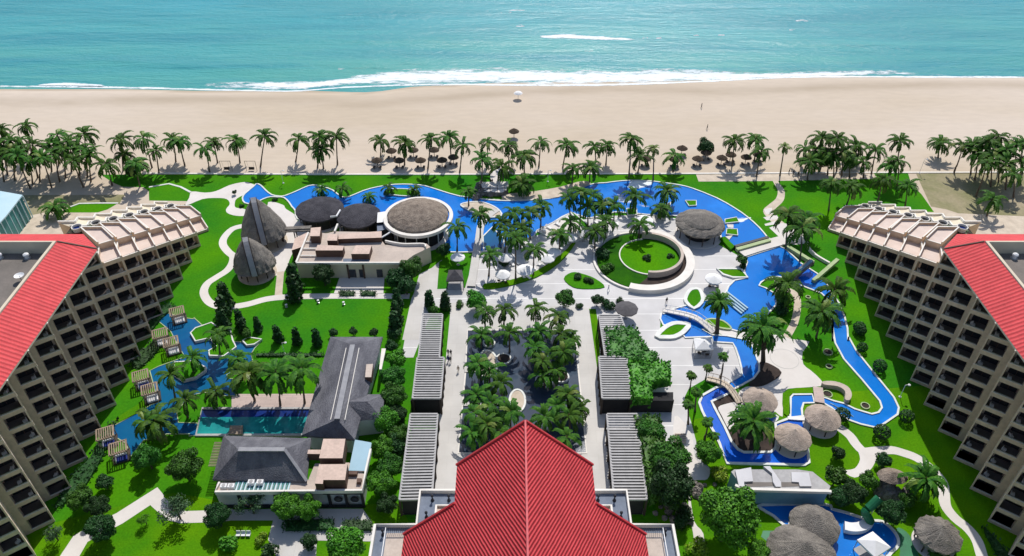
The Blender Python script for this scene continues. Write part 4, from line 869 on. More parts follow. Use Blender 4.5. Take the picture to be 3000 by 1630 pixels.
# pool building right
cc=W('Y7',1200,540); t=empty('pool_building',(cc.x,cc.y,0),0,'flat grey-roofed pool building with a pale blue wall above the lower pool','building')
q=MB(); boxtop(q,'Y7',[(690,432),(1330,432),(1480,455),(1660,600),(1640,648),(790,632),(660,455)],4.2,0,'bluewall','grey'); q.build('main_block',parent=t)
for quad,z in (([(700,440),(860,410),(880,550),(790,555),(790,605),(740,605)],4.6),([(985,400),(1050,398),(1160,555),(1160,605),(1110,605),(1080,555),(1070,470)],4.65),([(1265,458),(1440,462),(1470,600),(1350,600),(1340,560),(1270,555)],4.5)):
    boxtop(MB(),'Y7',quad,z,4.2,'grey','slabtop').build('roof_slab',parent=t)
q=MB(); boxtop(q,'Y7',[(800,560),(1085,560),(1100,600),(830,606)],4.24,4.2,'black','greyroof'); boxtop(q,'Y7',[(1165,560),(1335,560),(1345,600),(1170,605)],4.25,4.2,'black','greyroof'); q.build('roof_recess',parent=t)
q=MB(); kerbmesh(q,[Vector((*W('Y7',x,y,4.4).xy,0)) for x,y in [(700,590),(790,628),(1640,650),(1668,655)]],.5,3.9,4.5,False,'whiteedge'); q.build('parapet',parent=t)
# teal building left
t=empty('teal_roofed_building',(*W('Z1',100,1150).xy,0),0,'building with a pale turquoise roof and teal glass wall at the left edge','building')
q=MB(); P=[W('Z1',x,y,7) for x,y in [(-500,850),(-100,875),(225,932),(60,1145),(-80,1290),(-600,1290)]]; q.prism(P,6.7,7.0,'paleteal'); q.build('roof',parent=t)
q=MB(); c_=sum(P,Vector())/len(P); q.prism([c_+(p_-c_)*.96 for p_ in P],0,6.7,'teal'); q.build('glass_wall',parent=t)
q=MB()
for i in range(8):
    a=P[2].lerp(P[4],i/8); q.box(a.x-.1,a.x+.1,a.y-.1,a.y+.1,0,6.6,'paleteal')
q.build('mullion',parent=t)
# ================================================================ CABANAS by the lagoon
def cabana(m,x,y,lab,bed,rz=R(24)):
    c=W(m,x,y,2.6); t=empty('cabana',(c.x,c.y,0),0,lab,'cabana','slatted cabanas along the lagoon')
    def rt(a,b_): return Vector((c.x+a*math.cos(rz)-b_*math.sin(rz),c.y+a*math.sin(rz)+b_*math.cos(rz),0))
    q=MB()
    for i in range(8):
        a=-1.35+i*2.7/7; q.bar(rt(a,-1.4)+Vector((0,0,2.75)),rt(a,1.4)+Vector((0,0,2.75)),.16,.12,'wood')
    q.build('roof_slats',parent=t)
    q=MB()
    for b_ in(-1.4,1.4): q.bar(rt(-1.5,b_)+Vector((0,0,2.6)),rt(1.5,b_)+Vector((0,0,2.6)),.25,.2,'wood')
    for a in(-1.45,1.45): q.bar(rt(a,-1.5)+Vector((0,0,2.6)),rt(a,1.5)+Vector((0,0,2.6)),.25,.2,'wood')
    q.build('frame',parent=t)
    for a in(-1.35,1.35):
        for b_ in(-1.3,1.3): q=MB(); p=rt(a,b_); q.tube([p,p+Vector((0,0,2.6))],.1,'wood'); q.build('post',parent=t)
    q=MB(); q.prism([rt(-1.5,-1.6),rt(1.5,-1.6),rt(1.5,1.3),rt(-1.5,1.3)],0,.3,'darkwood'); q.build('deck',parent=t)
    p=rt(.1,-1.0); tt=empty('daybed',(p.x,p.y,.3),0,f'{bed} daybed under the {lab.split(",")[0]}','daybed','daybeds under the cabanas')
    q=MB(); q.prism([rt(-.9,-1.5),rt(1.0,-1.5),rt(1.0,-.3),rt(-.9,-.3)],.3,.7,'blue' if 'blue' in bed else 'white'); q.build('mattress',parent=tt)
    q=MB(); kerbmesh(q,[rt(-.9,-1.5),rt(-.9,-.3),rt(1.0,-.3)],.18,.3,1.1,False,'white'); q.build('back_frame',parent=tt)
for m_,x,y,lab,bed in (('Z5',1450,735,'slatted cabana with yellowed roof, highest up the lagoon','white'),('Z5',1310,915,'slatted cabana second down the lagoon, left of its neighbour','white'),('Z5',1400,985,'slatted cabana right of its pair, touching the upper lagoon','white'),
   ('Z5',1150,1262,'slatted cabana in the middle pair, farther up','navy blue'),('Y1',1225,28,'slatted cabana in the middle pair, nearer the water','white'),('Y1',860,390,'slatted cabana at the lower lagoon end, upper of two','navy blue'),('Y1',965,510,'slatted cabana at the lower lagoon end, nearest the camera','bright blue')):
    cabana(m_,x,y,lab,bed)
# ================================================================ PALMS
def frond(b,L,az,el,droop,m,rnd,wid=1.0):
    d=Vector((math.cos(az),math.sin(az),0)); p=Vector((0,0,0)); a=el; K=9; pts=[p.copy()]
    for i in range(K):
        p=p+(d*math.cos(a)+Vector((0,0,math.sin(a))))*L/K; pts.append(p.copy()); a-=droop/K*(1+i*.12)
    sd=Vector((-d.y,d.x,0))
    for i in range(1,K):
        q=pts[i];r=pts[i+1] if i<K else pts[i]; f=i/K; w=wid*(.16+.34*math.sin(math.pi*min(1,f*.85+.1))**.7)*rnd.uniform(.75,1.15)
        fw=(r-q)
        for s in(-1,1):
            dr=Vector((0,0,-.42*w)); 
            b.add([q,q.lerp(r,.8),r+sd*s*w*.9+fw*1.25+dr,q+sd*s*w*1.1+fw*1.0+dr],[(0,1,2,3)],m)
    b.add([pts[0]+sd*.07,pts[0]-sd*.07,pts[1]-sd*.07,pts[1]+sd*.07],[(0,1,2,3)],'palmy')
    return pts
def crown(seed,n=19,L=3.6,m='palm',dead=0,flat=0):
    rnd=random.Random(seed); b=MB()
    for i in range(n):
        az=i*2.399+rnd.uniform(-.25,.25); f=i/n; el=R(70)-f*R(80)+rnd.uniform(-.12,.12)-flat
        l=L*rnd.uniform(.82,1.1)*(.72 if f<.15 else 1)
        mm=m if rnd.random()>.05 else 'palmy'
        frond(b,l,az,el,R(62)+R(38)*rnd.random(),mm,rnd)
    for i in range(dead): frond(b,L*.8,rnd.uniform(0,6.28),R(-35),R(60),'palmdead',rnd,.7)
    b.lathe((0,0,-.5),[(.14,0),(.3,.25),(.22,.6),(.05,.8)],6,'palmdead')
    return b.mesh('palm_crown')
CR=[crown(i,15+i%3*2,3.6+.15*(i%4)) for i in range(7)]; CRY=crown(21,14,3.3,'palmy'); CRB=crown(31,26,4.2,'palm',14); CRS=[crown(41,12,1.5),crown(42,13,1.6)]
CRF=[crown(51+i,13,3.9,'palm',0,.15) for i in range(3)]
def trunkmesh(bend):
    b=MB(); b.tube([(bend*math.sin(math.pi*f)*.5,0,f) for f in [i/6 for i in range(7)]],[.27,.2,.18,.17,.16,.15,.15],'trunk',7); return b.mesh('palm_trunk')
TR=[trunkmesh(x) for x in(0,.5,-.6,.9)]
def thick(): 
    b=MB(); b.tube([(0,0,i/6) for i in range(7)],[.5,.45,.42,.42,.45,.5,.6],'palmdead',9); return b.mesh('thick_palm_trunk')
TRT=thick()
pc=[0]
def palm(m,xc,yc,xb,yb,label,group,kind='',sc=None):
    base=W(m,xb,yb); u,v=px(m,xc,yc); d=ray(u,v); yt=base.y; t_=yt/d.y; z=HC+d.z*t_
    z=max(1.2,min(17,z)); top=Vector((d.x*t_,yt,z)); i=pc[0]; pc[0]+=1
    e_=empty('coconut_palm' if kind!='skirt' else 'thick_palm',base,0,label,'palm tree',group)
    v_=top-base; L=v_.length
    q=v_.to_track_quat('Z','Y')
    tr=bpy.data.objects.new('trunk',TRT if kind=='skirt' else TR[i%4]); link(tr,e_); tr.rotation_mode='QUATERNION'; tr.rotation_quaternion=q
    ts=1 if L>4.5 else .7; tr.scale=(ts,ts,L)
    me=CRB if kind=='skirt' else CRY if kind=='y' else CRS[i%2] if kind=='s' else CRF[i%3] if i%4==3 else CR[i%7]
    rnd=random.Random(i); s=(sc or rnd.uniform(.88,1.12))*1.14
    cr=bpy.data.objects.new('crown',me); link(cr,e_); cr.location=v_; cr.rotation_euler=(rnd.uniform(-.12,.12),rnd.uniform(-.12,.12),rnd.uniform(0,6.28)); cr.scale=(s,s,s)
    return e_
PG=[
('in the dense far left beach grove','palms of the far left grove','Z1',[(10,280,60,640),(260,240,320,530),(100,380,150,700),(30,460,75,735),(180,540,305,870),(330,440,380,760),(430,560,520,860),(575,340,590,640),(700,400,720,700),(850,320,870,640),(860,480,880,760),(560,520,600,800),(740,590,840,855),(-60,420,-30,720),(110,500,150,790),(290,600,330,830),(200,380,230,700),(500,430,520,700),(640,480,660,760),(780,450,800,740),(380,540,400,800),(20,560,40,800),(900,540,915,800)]),
('in the loose group left of the beach swings','palms left of the beach swings','Z1',[(1060,620,1130,840),(1215,380,1240,690),(1440,360,1530,660),(1570,490,1600,715),(1370,620,1410,850),(1250,530,1270,720)]),
('of the palms around the beach swings','palms around the beach swings','Z1',[(1740,380,1770,600),(1810,400,1860,640),(2060,470,2110,705),(2150,400,2190,610),(2380,390,2415,610)]),
('of five on open sand left of the umbrellas','palms left of the beach umbrellas','Z2',[(90,340,45,650),(430,370,400,600),(640,350,620,660),(650,480,680,670),(810,350,820,630)]),
('of the palms among the left-hand beach umbrellas','palms among left beach umbrellas','Z2',[(1250,385,1255,545),(1500,410,1495,630),(1760,370,1730,670),(1945,350,1965,580),(2080,430,2050,710)]),
('of the small palms along the narrow pool','palms along the narrow pool','Z2',[(870,870,860,960),(660,880,655,945),(1330,860,1330,930),(1590,880,1600,935),(1130,950,1135,1010),(2140,900,2140,1050)]),
('of the palms around the white beach gateway','palms at the beach gateway','Z2',[(2330,400,2330,640),(2280,580,2270,830),(2540,440,2545,640),(2480,650,2490,830),(2700,540,2700,740)]),
('in the beach row right of the gateway','palms right of the beach gateway','Z3',[(290,400,270,650),(550,430,510,660),(610,670,605,830),(790,660,780,810),(830,440,845,600),(960,440,945,630),(1200,370,1175,760)]),
('of the palms among the right-hand beach umbrellas','palms among right beach umbrellas','Z3',[(1290,540,1265,720),(1640,540,1620,700),(2240,390,2215,640),(2450,380,2440,600),(2510,500,2460,750)]),
('in the beach cluster above the right wing','palms above the right wing','Z4',[(370,460,330,650),(545,360,520,650),(700,370,690,700),(890,440,840,600),(1085,480,1040,720),(1330,390,1290,700),(1310,590,1300,850),(420,600,395,780),(640,820,610,1090),(840,850,790,1040),(1150,780,1100,1010),(1400,840,1380,1050),(600,500,600,730),(750,500,740,740),(480,480,470,700),(660,560,660,760),(820,560,820,760),(1230,640,1230,860),(960,600,960,760)]),
('in the dark far right beach grove','palms of the far right grove','Z4',[(1740,410,1710,560),(1960,430,1870,710),(2220,400,2210,750),(2320,350,2320,700),(2500,430,2480,760),(2200,620,2090,950),(2400,620,2390,880),(2260,980,2200,1150),(2540,580,2540,830),(2120,520,2080,780),(2330,500,2320,800),(2470,720,2470,960),(2060,430,2040,720),(2250,560,2240,850),(2400,480,2400,800),(2560,400,2560,720),(2160,420,2150,700)]),
('of the palms over the white parasol terrace','palms over the parasol terrace','Z7',[(300,360,300,560),(110,460,110,670),(470,430,460,600),(580,350,570,540),(700,340,710,560),(800,290,795,470),(590,560,590,900),(380,690,370,870),(740,650,735,860),(950,530,950,680),(1040,420,1045,560),(640,470,630,640),(520,500,500,680)]),
('in the thick clump between two pool basins','palms between the pool basins','Z7',[(1030,230,1040,450),(1120,180,1120,450),(1230,200,1240,400),(1300,290,1300,450),(1400,280,1390,480),(1240,500,1240,640),(1180,300,1185,480),(1330,420,1330,560)]),
('of the palms around the big right basin','palms around the right pool basin','Z7',[(1570,210,1570,350),(1610,440,1600,560),(1780,310,1780,400),(1830,170,1800,290),(640,110,650,190)]),
('of the palms at the long court head','palms at the head of the court','Y5',[(600,50,600,240),(800,20,790,200),(1120,10,1120,180),(1350,90,1360,280),(560,290,560,430),(850,260,850,460),(1150,250,1150,470),(1380,270,1370,430),(1480,330,1480,480)]),
('of the palms half way down the court','palms in the middle of the court','Y5',[(520,580,560,760),(760,770,780,960),(1190,560,1200,740),(1400,460,1400,700),(1200,690,1210,830),(1330,640,1330,800),(640,640,650,800),(1110,420,1110,600)]),
('of the court palms just above the red gable','palms above the red gable','Y5',[(510,900,520,1080),(480,1080,500,1250),(860,1070,860,1260),(470,1290,480,1440),(1450,900,1460,1080),(1460,1110,1470,1280),(1200,1120,1220,1280),(1440,1330,1450,1480),(740,1270,740,1430),(1330,1010,1330,1180),(660,990,660,1150),(1560,1040,1560,1180),(620,1200,620,1380)]),
('of the palms on the left lagoon islands','palms by the left lagoon','Y2',[(140,690,180,900),(320,560,330,690),(530,370,545,540),(690,560,700,710),(260,900,280,1050),(510,830,520,950),(-70,1080,-40,1240)]),
('of three wide palms on the pink deck','palms on the lap pool deck','Y2',[(780,680,830,910),(1000,680,1040,950),(1210,650,1240,930)]),
('of the palms beside the right lazy river','palms by the lazy river','Z8',[(1290,370,1265,650),(1400,470,1380,750),(1270,930,1270,1090),(1670,980,1690,1130),(1560,1160,1515,1370),(1450,400,1450,560)]),
]
for ph,gr,m_,L in PG:
    L=sorted(L,key=lambda q:q[0]); n=len(L)
    # phrase "among ..."
    for i,(xc,yc,xb,yb) in enumerate(L):
        palm(m_,xc,yc,xb,yb,f'coconut palm, {ordn(i,n)} {ph}',gr,sc=1.25 if 'wide palms' in ph or 'lazy river' in ph else (.7 if 'small palms' in ph else .84 if 'court' in ph else .85 if 'lagoon' in ph else .9 if 'parasol' in ph or 'clump' in ph else None))
palm('Z3',1425,470,1420,790,'thin yellow-green palm above a thatched umbrella right of centre','','y',.8)
palm('Z4',165,450,120,740,'lone slender palm with a small crown above the winding path','','y',.7)
palm('Z1',550,1060,600,1150,'single short palm by the low shrubs behind the left wing','')
palm('Z8',720,1070,700,1340,'thick-trunked palm on the small island at the arched footbridge','','skirt',.8)
palm('Y6',940,170,940,445,'huge palm with a hanging brown skirt on the pale river plaza','','skirt',1.3)
palm('Y6',860,930,870,1110,'broad dark palm in the brown bed inside the splash river loop','','skirt',1.15)
palm('Q',230,560,240,760,'wide palm beside the bend of the curved path at lower right','','skirt',.95)
palm('Y1',1270,290,1300,440,'drooping palm at the narrow end of the left lagoon','','',1.3)
for i,(x,y,xb,yb) in enumerate(((1650,830,1600,1190),(1415,1010,1375,1190),(1165,1120,1140,1340))):
    palm('V',x,y,xb,yb,'young fan palm with a tiny dark crown on the plaza edge, '+['tallest and rightmost','middle one of three','leftmost and lowest'][i],'young palms on the plaza edge','s',.75)
for i,(x,y,xb,yb) in enumerate(((400,690,380,860),(485,940,460,1080),(540,1050,520,1120),(325,790,325,960))):
    palm('Y6',x,y,xb,yb,'skinny young palm on the grass strip beside the splash river, '+['nearest its bridge','third down the strip','lowest down the strip','at its left edge'][i],'young palms beside the splash river','s',.8)
# ================================================================ BROADLEAF TREES, SHRUBS
def treemesh(kind,seed):
    rnd=random.Random(seed); b=MB()
    if kind=='col':
        for i in range(7): b.m and None
        bl=[(rnd.uniform(-.15,.15),rnd.uniform(-.15,.15),.6+i*.62,1.05-.1*i,1.05-.1*i,.6) for i in range(6)]; leaves(b,bl,700,.26,'L',seed)
    elif kind=='ball': leaves(b,[(0,0,1.1,1.05,1.05,1.0)],650,.15,'L',seed,.12)
    elif kind=='airy':
        bl=[(rnd.uniform(-2,2),rnd.uniform(-2,2),4+rnd.uniform(-1.2,1.6),1.3,1.3,.9) for i in range(11)]; leaves(b,bl,1500,.2,'L',seed,.9)
    elif kind=='shrub':
        bl=[(rnd.uniform(-1,1),rnd.uniform(-1,1),.8+rnd.uniform(-.2,.4),.9,.9,.8) for i in range(7)]; leaves(b,bl,900,.22,'L',seed)
    elif kind=='big':
        bl=[(0,0,4.0,2.2,2.2,1.8)]+[(2.3*math.cos(i*.7)*rnd.uniform(.5,1),2.3*math.sin(i*.7)*rnd.uniform(.5,1),4+rnd.uniform(-1.2,1.6),.95,.95,.8) for i in range(18)]; leaves(b,bl,9000,.17,'L',seed,.4)
    else:
        bl=[(0,0,4.2,2.2,2.2,1.8)]+[(2.1*math.cos(i*.9)*rnd.uniform(.6,1),2.1*math.sin(i*.9)*rnd.uniform(.6,1),4+rnd.uniform(-1.1,1.6),1.4,1.4,1.15) for i in range(10)]; leaves(b,bl,3200,.3,'L',seed,.4)
    b.ms=[]; return b
TM={}
def tmesh(kind,mm,seed):
    k_=(kind,mm,seed)
    if k_ not in TM:
        b=treemesh(kind,seed); me=b.mesh('crown',None) if False else None
        me=bpy.data.meshes.new('tree_crown'); me.from_pydata([tuple(q) for q in b.v],[],b.f); me.materials.append(M[mm]); TM[k_]=me
    return TM[k_]
def ttrunk(kind):
    if ('t',kind) not in TM:
        b=MB(); h={'col':.8,'ball':.4,'airy':3.6,'shrub':.5}.get(kind,3.2)
        b.tube([(0,0,0),(.05,0,h*.5),(0,.05,h)],[.22,.17,.14],'bark',7)
        if kind in('airy','tree','big'):
            for i in range(5):
                a=i*1.26; b.tube([(0,0,h*.7),(math.cos(a)*.9,math.sin(a)*.9,h+.6),(math.cos(a)*1.7,math.sin(a)*1.7,h+1.3)],[.1,.07,.03],'bark',5)
        TM[('t',kind)]=b.mesh('tree_trunk')
    return TM[('t',kind)]
HT={'big':4.3,'col':2.3,'ball':1.1,'airy':4.3,'shrub':.9,'tree':4.3}; WR={'big':3.4,'col':1.0,'ball':1.05,'airy':3.1,'shrub':1.75,'tree':3.4}
NM={'big':'broadleaf_tree','col':'column_tree','ball':'topiary_ball','airy':'open_tree','shrub':'shrub','tree':'broadleaf_tree'}
tc=[0]
def tree(m,x,y,r,kind,mm,label,group=None,zs=1.0):
    u,v=px(m,x,y); s_=MP[m][2]
    rp_=r/s_*(1.18 if kind=='ball' else 1.12 if kind in('tree','col') else 1); kind='big' if kind=='tree' and rp_>36 else kind; d=ray(u,v); zc=HT[kind]
    for _ in range(3):
        t_=(HC-zc)/-d.z; sc=rp_*t_/WR[kind]; zc=HT[kind]*sc*zs
    c=Vector((d.x*t_,d.y*t_,0)); i=tc[0]; tc[0]+=1
    e_=empty(NM[kind],c,0,label,{'big':'tree','col':'tree','ball':'shrub','airy':'tree','shrub':'shrub','tree':'tree'}[kind],group)
    local(e_,'trunk',ttrunk(kind),sc=(sc,sc,sc*zs)); cr=local(e_,'crown',tmesh(kind,mm,i%3),rot=(0,0,i*1.7),sc=(sc,sc,sc*zs))
    return e_
T=[('Y1',1200,575,120,'tree','leaf','round green tree at the near tip of the left lagoon'),('Y1',1500,645,155,'tree','leaf','large round dark green tree left of the charcoal-roofed pavilion'),
('Y1',1430,985,135,'airy','leafm','airy grey-green tree over the bent white path'),('Y1',800,985,100,'tree','leafd','dark tree above the lower end of the white path'),
('Y1',830,1150,135,'tree','leafd','dark spreading tree overlapping the white path end'),('Y1',650,915,115,'tree','leaf','green tree against the base of the left wing'),
('Y1',430,1195,95,'airy','leafm','small feathery tree by the last balconies of the left wing'),('Y1',1780,1060,115,'tree','leafd','dark low tree left of the white-panelled building'),
('Y1',850,790,70,'tree','leafd','small dark tree below the lowest cabana'),('Y1',1180,1090,60,'airy','leafb','small bright sapling on the lower lawn'),
('Y3',465,850,140,'airy','leafm','thin grey-green tree in front of the white-panelled building'),('Y3',850,880,160,'tree','leafb','left of two bushy bright trees before the white-panelled building'),
('Y3',1050,900,140,'tree','leafb','right of two bushy bright trees before the white-panelled building'),('Y3',1430,1290,230,'tree','leafb','big bright green tree cut off by the bottom edge left of the red roof'),
('Y3',1070,1240,85,'tree','leafd','small dark shrub tree beside the paved entry at the bottom'),('Y3',240,1290,110,'shrub','leafb','low bright bush on the bottom lawn'),('Y3',570,1220,70,'shrub','leafy','yellow-green bush beside the paved entry'),
('Y3',660,1330,100,'shrub','leafd','dark clipped bush at the bottom edge beside the entry'),
('Y2',1990,565,80,'tree','leafb','bright tree at the top of the thicket right of the spa roof'),('Y2',1960,700,115,'tree','leaf','second tree down the thicket right of the spa roof'),
('Y2',1960,860,120,'tree','leaf','third tree down the thicket right of the spa roof'),('Y2',1900,1060,120,'tree','leafb','fourth tree down the thicket, beside the side gable'),('Y2',2010,1010,90,'tree','leafd','dark tree of the thicket touching the left middle pergola'),
('Y2',2010,1180,95,'tree','leaf','tree of the thicket left of the longest left pergola'),('Y2',1880,1290,105,'tree','leafb','bright tree right of the pale blue glazed roof'),
('Y3',1900,470,140,'tree','leaf','tree of the thicket below the glazed roof'),('Y3',1810,640,150,'tree','leafb','bright wide tree right of the two round windows'),('Y3',1860,860,120,'tree','leafd','lowest dark tree of the thicket right of the round windows'),('Y3',1960,250,110,'tree','leafd','dark tree of the thicket beside the slatted pergola top'),
('Z6',970,840,95,'tree','leafd','dark tree in front of the clubhouse wall'),('Z6',1690,790,105,'tree','leaf','big round tree at the right end of the clubhouse'),('Z6',1570,870,85,'tree','leafd','dark tree left of the big round tree at the clubhouse'),('Z6',1650,930,80,'tree','leafd','dark lowest tree of the clubhouse corner'),
('Z6',720,870,60,'col','leafd','dark conical tree left of the clubhouse front'),('Z6',725,960,55,'col','leafd','lower dark conical tree left of the clubhouse front'),
('Z6',1960,640,60,'tree','leafd','dark tree between the round pavilion and the footbridge'),
('Y2',575,30,55,'col','leafd','tall dark column tree where the white path bends'),('Y2',560,140,55,'col','leafd','second dark column tree down from the path bend'),('Y2',560,240,52,'col','leafd','third dark column tree down from the path bend'),
('Y2',700,220,38,'col','leafd','slim dark column tree left end of the lawn row'),('Y2',720,290,36,'col','leafd','slim column tree just below the left end of the lawn row'),
('Y2',845,270,32,'col','leafd','small column tree above the lagoon star island'),('Y2',870,330,38,'shrub','leafd','round dark bush above the lagoon star island'),('Y2',760,350,40,'tree','leaf','small tree at the lagoon edge of the long lawn'),
('Y2',1010,350,38,'col','leafd','third shrub tree of the row above the spa lawn'),('Y2',1165,375,38,'col','leafd','fourth shrub tree of the row above the spa lawn'),('Y2',1330,380,38,'col','leafd','fifth shrub tree of the row above the spa lawn'),
('Y2',1475,345,38,'tree','leafd','shrub tree peeking over the left corner of the spa roof'),('Y2',1635,340,36,'tree','leafd','shrub tree peeking over the middle of the spa roof end'),('Y2',1808,345,40,'tree','leafd','shrub tree peeking over the right corner of the spa roof'),
('Y2',1995,70,45,'col','leafd','top column tree beside the west walkway'),('Y2',1985,170,48,'col','leafd','second column tree beside the west walkway'),('Y2',1975,260,50,'col','leafd','third column tree beside the west walkway'),('Y2',1975,350,58,'tree','leafd','round dark tree at the foot of the column row'),('Y2',1950,460,50,'tree','leafd','dark tree between the spa roof and the west walkway'),
('Z6',1840,1045,38,'col','leafd','left conical tree at the top of the left pergola'),('Z6',1970,1060,42,'col','leafd','right conical tree at the top of the left pergola'),('Z6',1880,1130,58,'shrub','leaf','round bush between two conical trees above the left pergola'),
('Z7',260,1050,85,'tree','leafb','bushy bright tree at the court head left corner'),('Z7',990,1040,80,'tree','leaf','bushy tree at the court head right of centre'),('Z7',1260,1060,50,'tree','leafd','left dark tree beside the grey hexagonal canopy'),('Z7',1350,1100,60,'shrub','leafd','middle dark bush beside the grey hexagonal canopy'),('Z7',1440,1065,36,'shrub','leafd','small dark bush behind the grey hexagonal canopy'),
('Z8',905,730,45,'tree','leaf','shrubby tree at the upper corner of the river pool'),('Z8',915,780,35,'shrub','leafd','dark bush over the leaf planter by the river pool'),
('Z8',1250,1060,75,'shrub','leaf','leafy bush between the river pool and the stepping path'),('Z8',1220,1150,65,'shrub','leafd','lower dark bush between the river pool and the stepping path'),
('Y6',1730,165,40,'ball','leafd','highest clipped ball shrub beside the right river arm'),('Y6',1755,330,35,'ball','leafd','second clipped ball shrub beside the right river arm'),('Y6',1900,480,45,'ball','leafd','third clipped ball shrub beside the right river arm'),('Y6',2120,895,47,'ball','leafd','clipped ball shrub right of the river bend'),('Y6',1915,1025,55,'ball','leafd','clipped ball shrub just below the river bend'),('Y6',1590,880,50,'ball','leafd','dark ball shrub touching the rightmost tan hut'),
('Y6',1555,1190,60,'tree','leafd','small dark tree on the lawn below the tan huts'),('Y7',430,250,140,'tree','leafb','light green tree between the lane and the splash river'),('Y7',570,480,110,'shrub','leafy','yellow-green bush at the corner of the pool building'),('Y7',640,880,330,'tree','leafb','largest tree of the picture, bright green, left of the lower pool'),
('Y7',940,1260,130,'tree','leafb','bright tree at the bottom edge left of the biggest hut'),('Y7',1720,500,110,'tree','leaf','tree at the right end of the pool building roof'),('Y7',1890,660,140,'tree','leafd','dark tree right of the pale blue wall'),('Y7',2200,330,80,'tree','leafd','dark tree beside the path fork'),('Y7',2040,550,95,'tree','leaf','tree below the path fork'),
('Y7',2270,850,150,'tree','leafd','dark tree above the curved white bridge of the lower pool'),('Y7',1760,690,110,'tree','leafd','dark tree between the pale blue wall and the green slide'),('Y7',2430,740,80,'tree','leaf','tree right of the small rocky shelter'),
('F',1640,1085,42,'tree','leaf','upper tree right of the longest right pergola'),('F',1685,1150,58,'tree','leaf','middle tree right of the longest right pergola'),('F',1690,1215,62,'tree','leafd','lower dark tree right of the longest right pergola'),('F',1720,1300,30,'shrub','leafd','dark shrub beside the grey roof corner on the right'),
('Y7',330,1250,130,'shrub','leafy','spiky yellow-green bush at the bottom beside the grey roof'),('Q',400,1380,130,'shrub','leaf','green bush below the shaggy thatched hut'),
('Z3',1950,430,85,'tree','leafd','leafy round tree over a thatched beach umbrella'),('Z4',820,560,90,'tree','leafd','dark leafy tree among the palms above the right wing'),('Z4',560,560,120,'tree','leaf','broad leafy tree among the palms above the right wing'),
('Z1',1350,660,90,'tree','leafd','dark bushy tree at the left end of the beach lawn'),('Z7',1660,715,42,'shrub','leafd','dark bush in the centre of the circular lawn'),('Z7',1300,690,70,'shrub','leafd','dark bush on the left side of the circular garden'),('Z7',1340,800,60,'shrub','leaf','green bush at the lower left of the circular garden'),
('Z7',1860,700,35,'shrub','leafd','small bush inside the right wall of the circular garden'),('Z7',1090,870,40,'shrub','leafd','small bush on the oval lawn'),('Z7',1190,900,40,'shrub','leafd','dark bush at the right end of the oval lawn'),('Z7',500,760,45,'shrub','leafd','dark bush among the white parasols'),
('Z7',1110,1105,35,'shrub','leafd','low bush at the right corner of the court head'),('Z7',130,1095,40,'shrub','leaf','low bush at the left corner of the court head'),('Z8',1880,1310,38,'ball','leafd','ball shrub above the highest clipped pair on the right'),
('Z1',2358,905,24,'tree','leafd','small dark tree on the white west plaza'),('Z6',575,238,22,'shrub','leafd','dark bush at the pinch of the narrow pool'),('Z6',297,290,22,'shrub','leafd','dark bush beside the far shell hut'),('Q',330,480,60,'shrub','leafd','dark tuft crossing the curved path at lower right')]
for a in T: tree(*a)
# clipped hedges at the forecourt
for i,x in enumerate((1165,1340)):
    mass('clipped_hedge','Z6',[(x-60,975),(x+60,975),(x+66,1008),(x-64,1008)],0,.9,'leafd',f'low clipped hedge on the {"left" if i==0 else "right"} edge of the white forecourt','hedge',.18,22,i+9)
mass('clipped_hedge','Y3',[(790,1010),(1310,990),(1320,1100),(800,1110)],0,1.2,'leafd','long clipped hedge before the white-panelled building','hedge',.2,16,12)
mass('clipped_hedge','Y3',[(1420,1010),(1700,1010),(1720,1105),(1420,1105)],0,1.2,'leafd','short clipped hedge right of the gap below the round windows','hedge',.2,16,13)
mass('clipped_hedge','Y2',[(810,505),(1400,505),(1400,525),(805,525)],0,.9,'leafd','dark straight hedge dividing the two spa lawns','hedge',.18,16,14)
# ground plants around left wing
random.seed(5)
mass('wing_planting','Y1',[(600,700),(740,560),(880,300),(960,250),(900,400),(820,600),(700,800),(560,900),(480,1000),(420,980)],0,1.0,'leafd','dark shrub belt along the base of the left wing','shrubs',.3,6,15)
mass('wing_planting','Z5',[(1090,1050),(1200,1010),(1260,940),(1340,980),(1250,1090),(1130,1200),(1060,1180)],0,.9,'leafd','dark shrub bed between the left wing and the middle cabanas','shrubs',.3,6,16)
mass('wing_planting','Z5',[(1180,880),(1290,700),(1400,640),(1430,680),(1330,760),(1270,830),(1220,900)],0,1.0,'leafd','dark shrub bed between the left wing and the highest cabana','shrubs',.3,6,17)
mass('wing_planting','Q',[(860,1040),(1000,1180),(1200,1420),(1050,1420),(960,1260),(880,1120)],0,1.0,'leafd','dark shrub bed at the foot of the right wing near the bottom corner','shrubs',.3,6,18)
mass('wing_planting','Z5',[(1150,1080),(1330,985),(1370,1020),(1180,1120)],0,.25,'leafb','bright clipped strip of lawn shrubs beside the upper middle cabanas','shrubs',.2,12,19)
WL_=MB(); WL_.box(-.33,.33,-.95,.35,.3,.38,'white'); WL_.add([(-.33,.35,.34),(.33,.35,.34),(.33,.95,.75),(-.33,.95,.75),(-.33,.35,.28),(.33,.35,.28),(.33,.95,.69),(-.33,.95,.69)],[(0,1,2,3),(7,6,5,4),(0,3,7,4),(1,5,6,2),(3,2,6,7)],'white')
for x_ in(-.3,.26):
    for y_ in(-.9,.3): WL_.box(x_,x_+.05,y_,y_+.05,0,.3,'white')
WLM=WL_.mesh('white_lounger'); rnd_=random.Random(3)
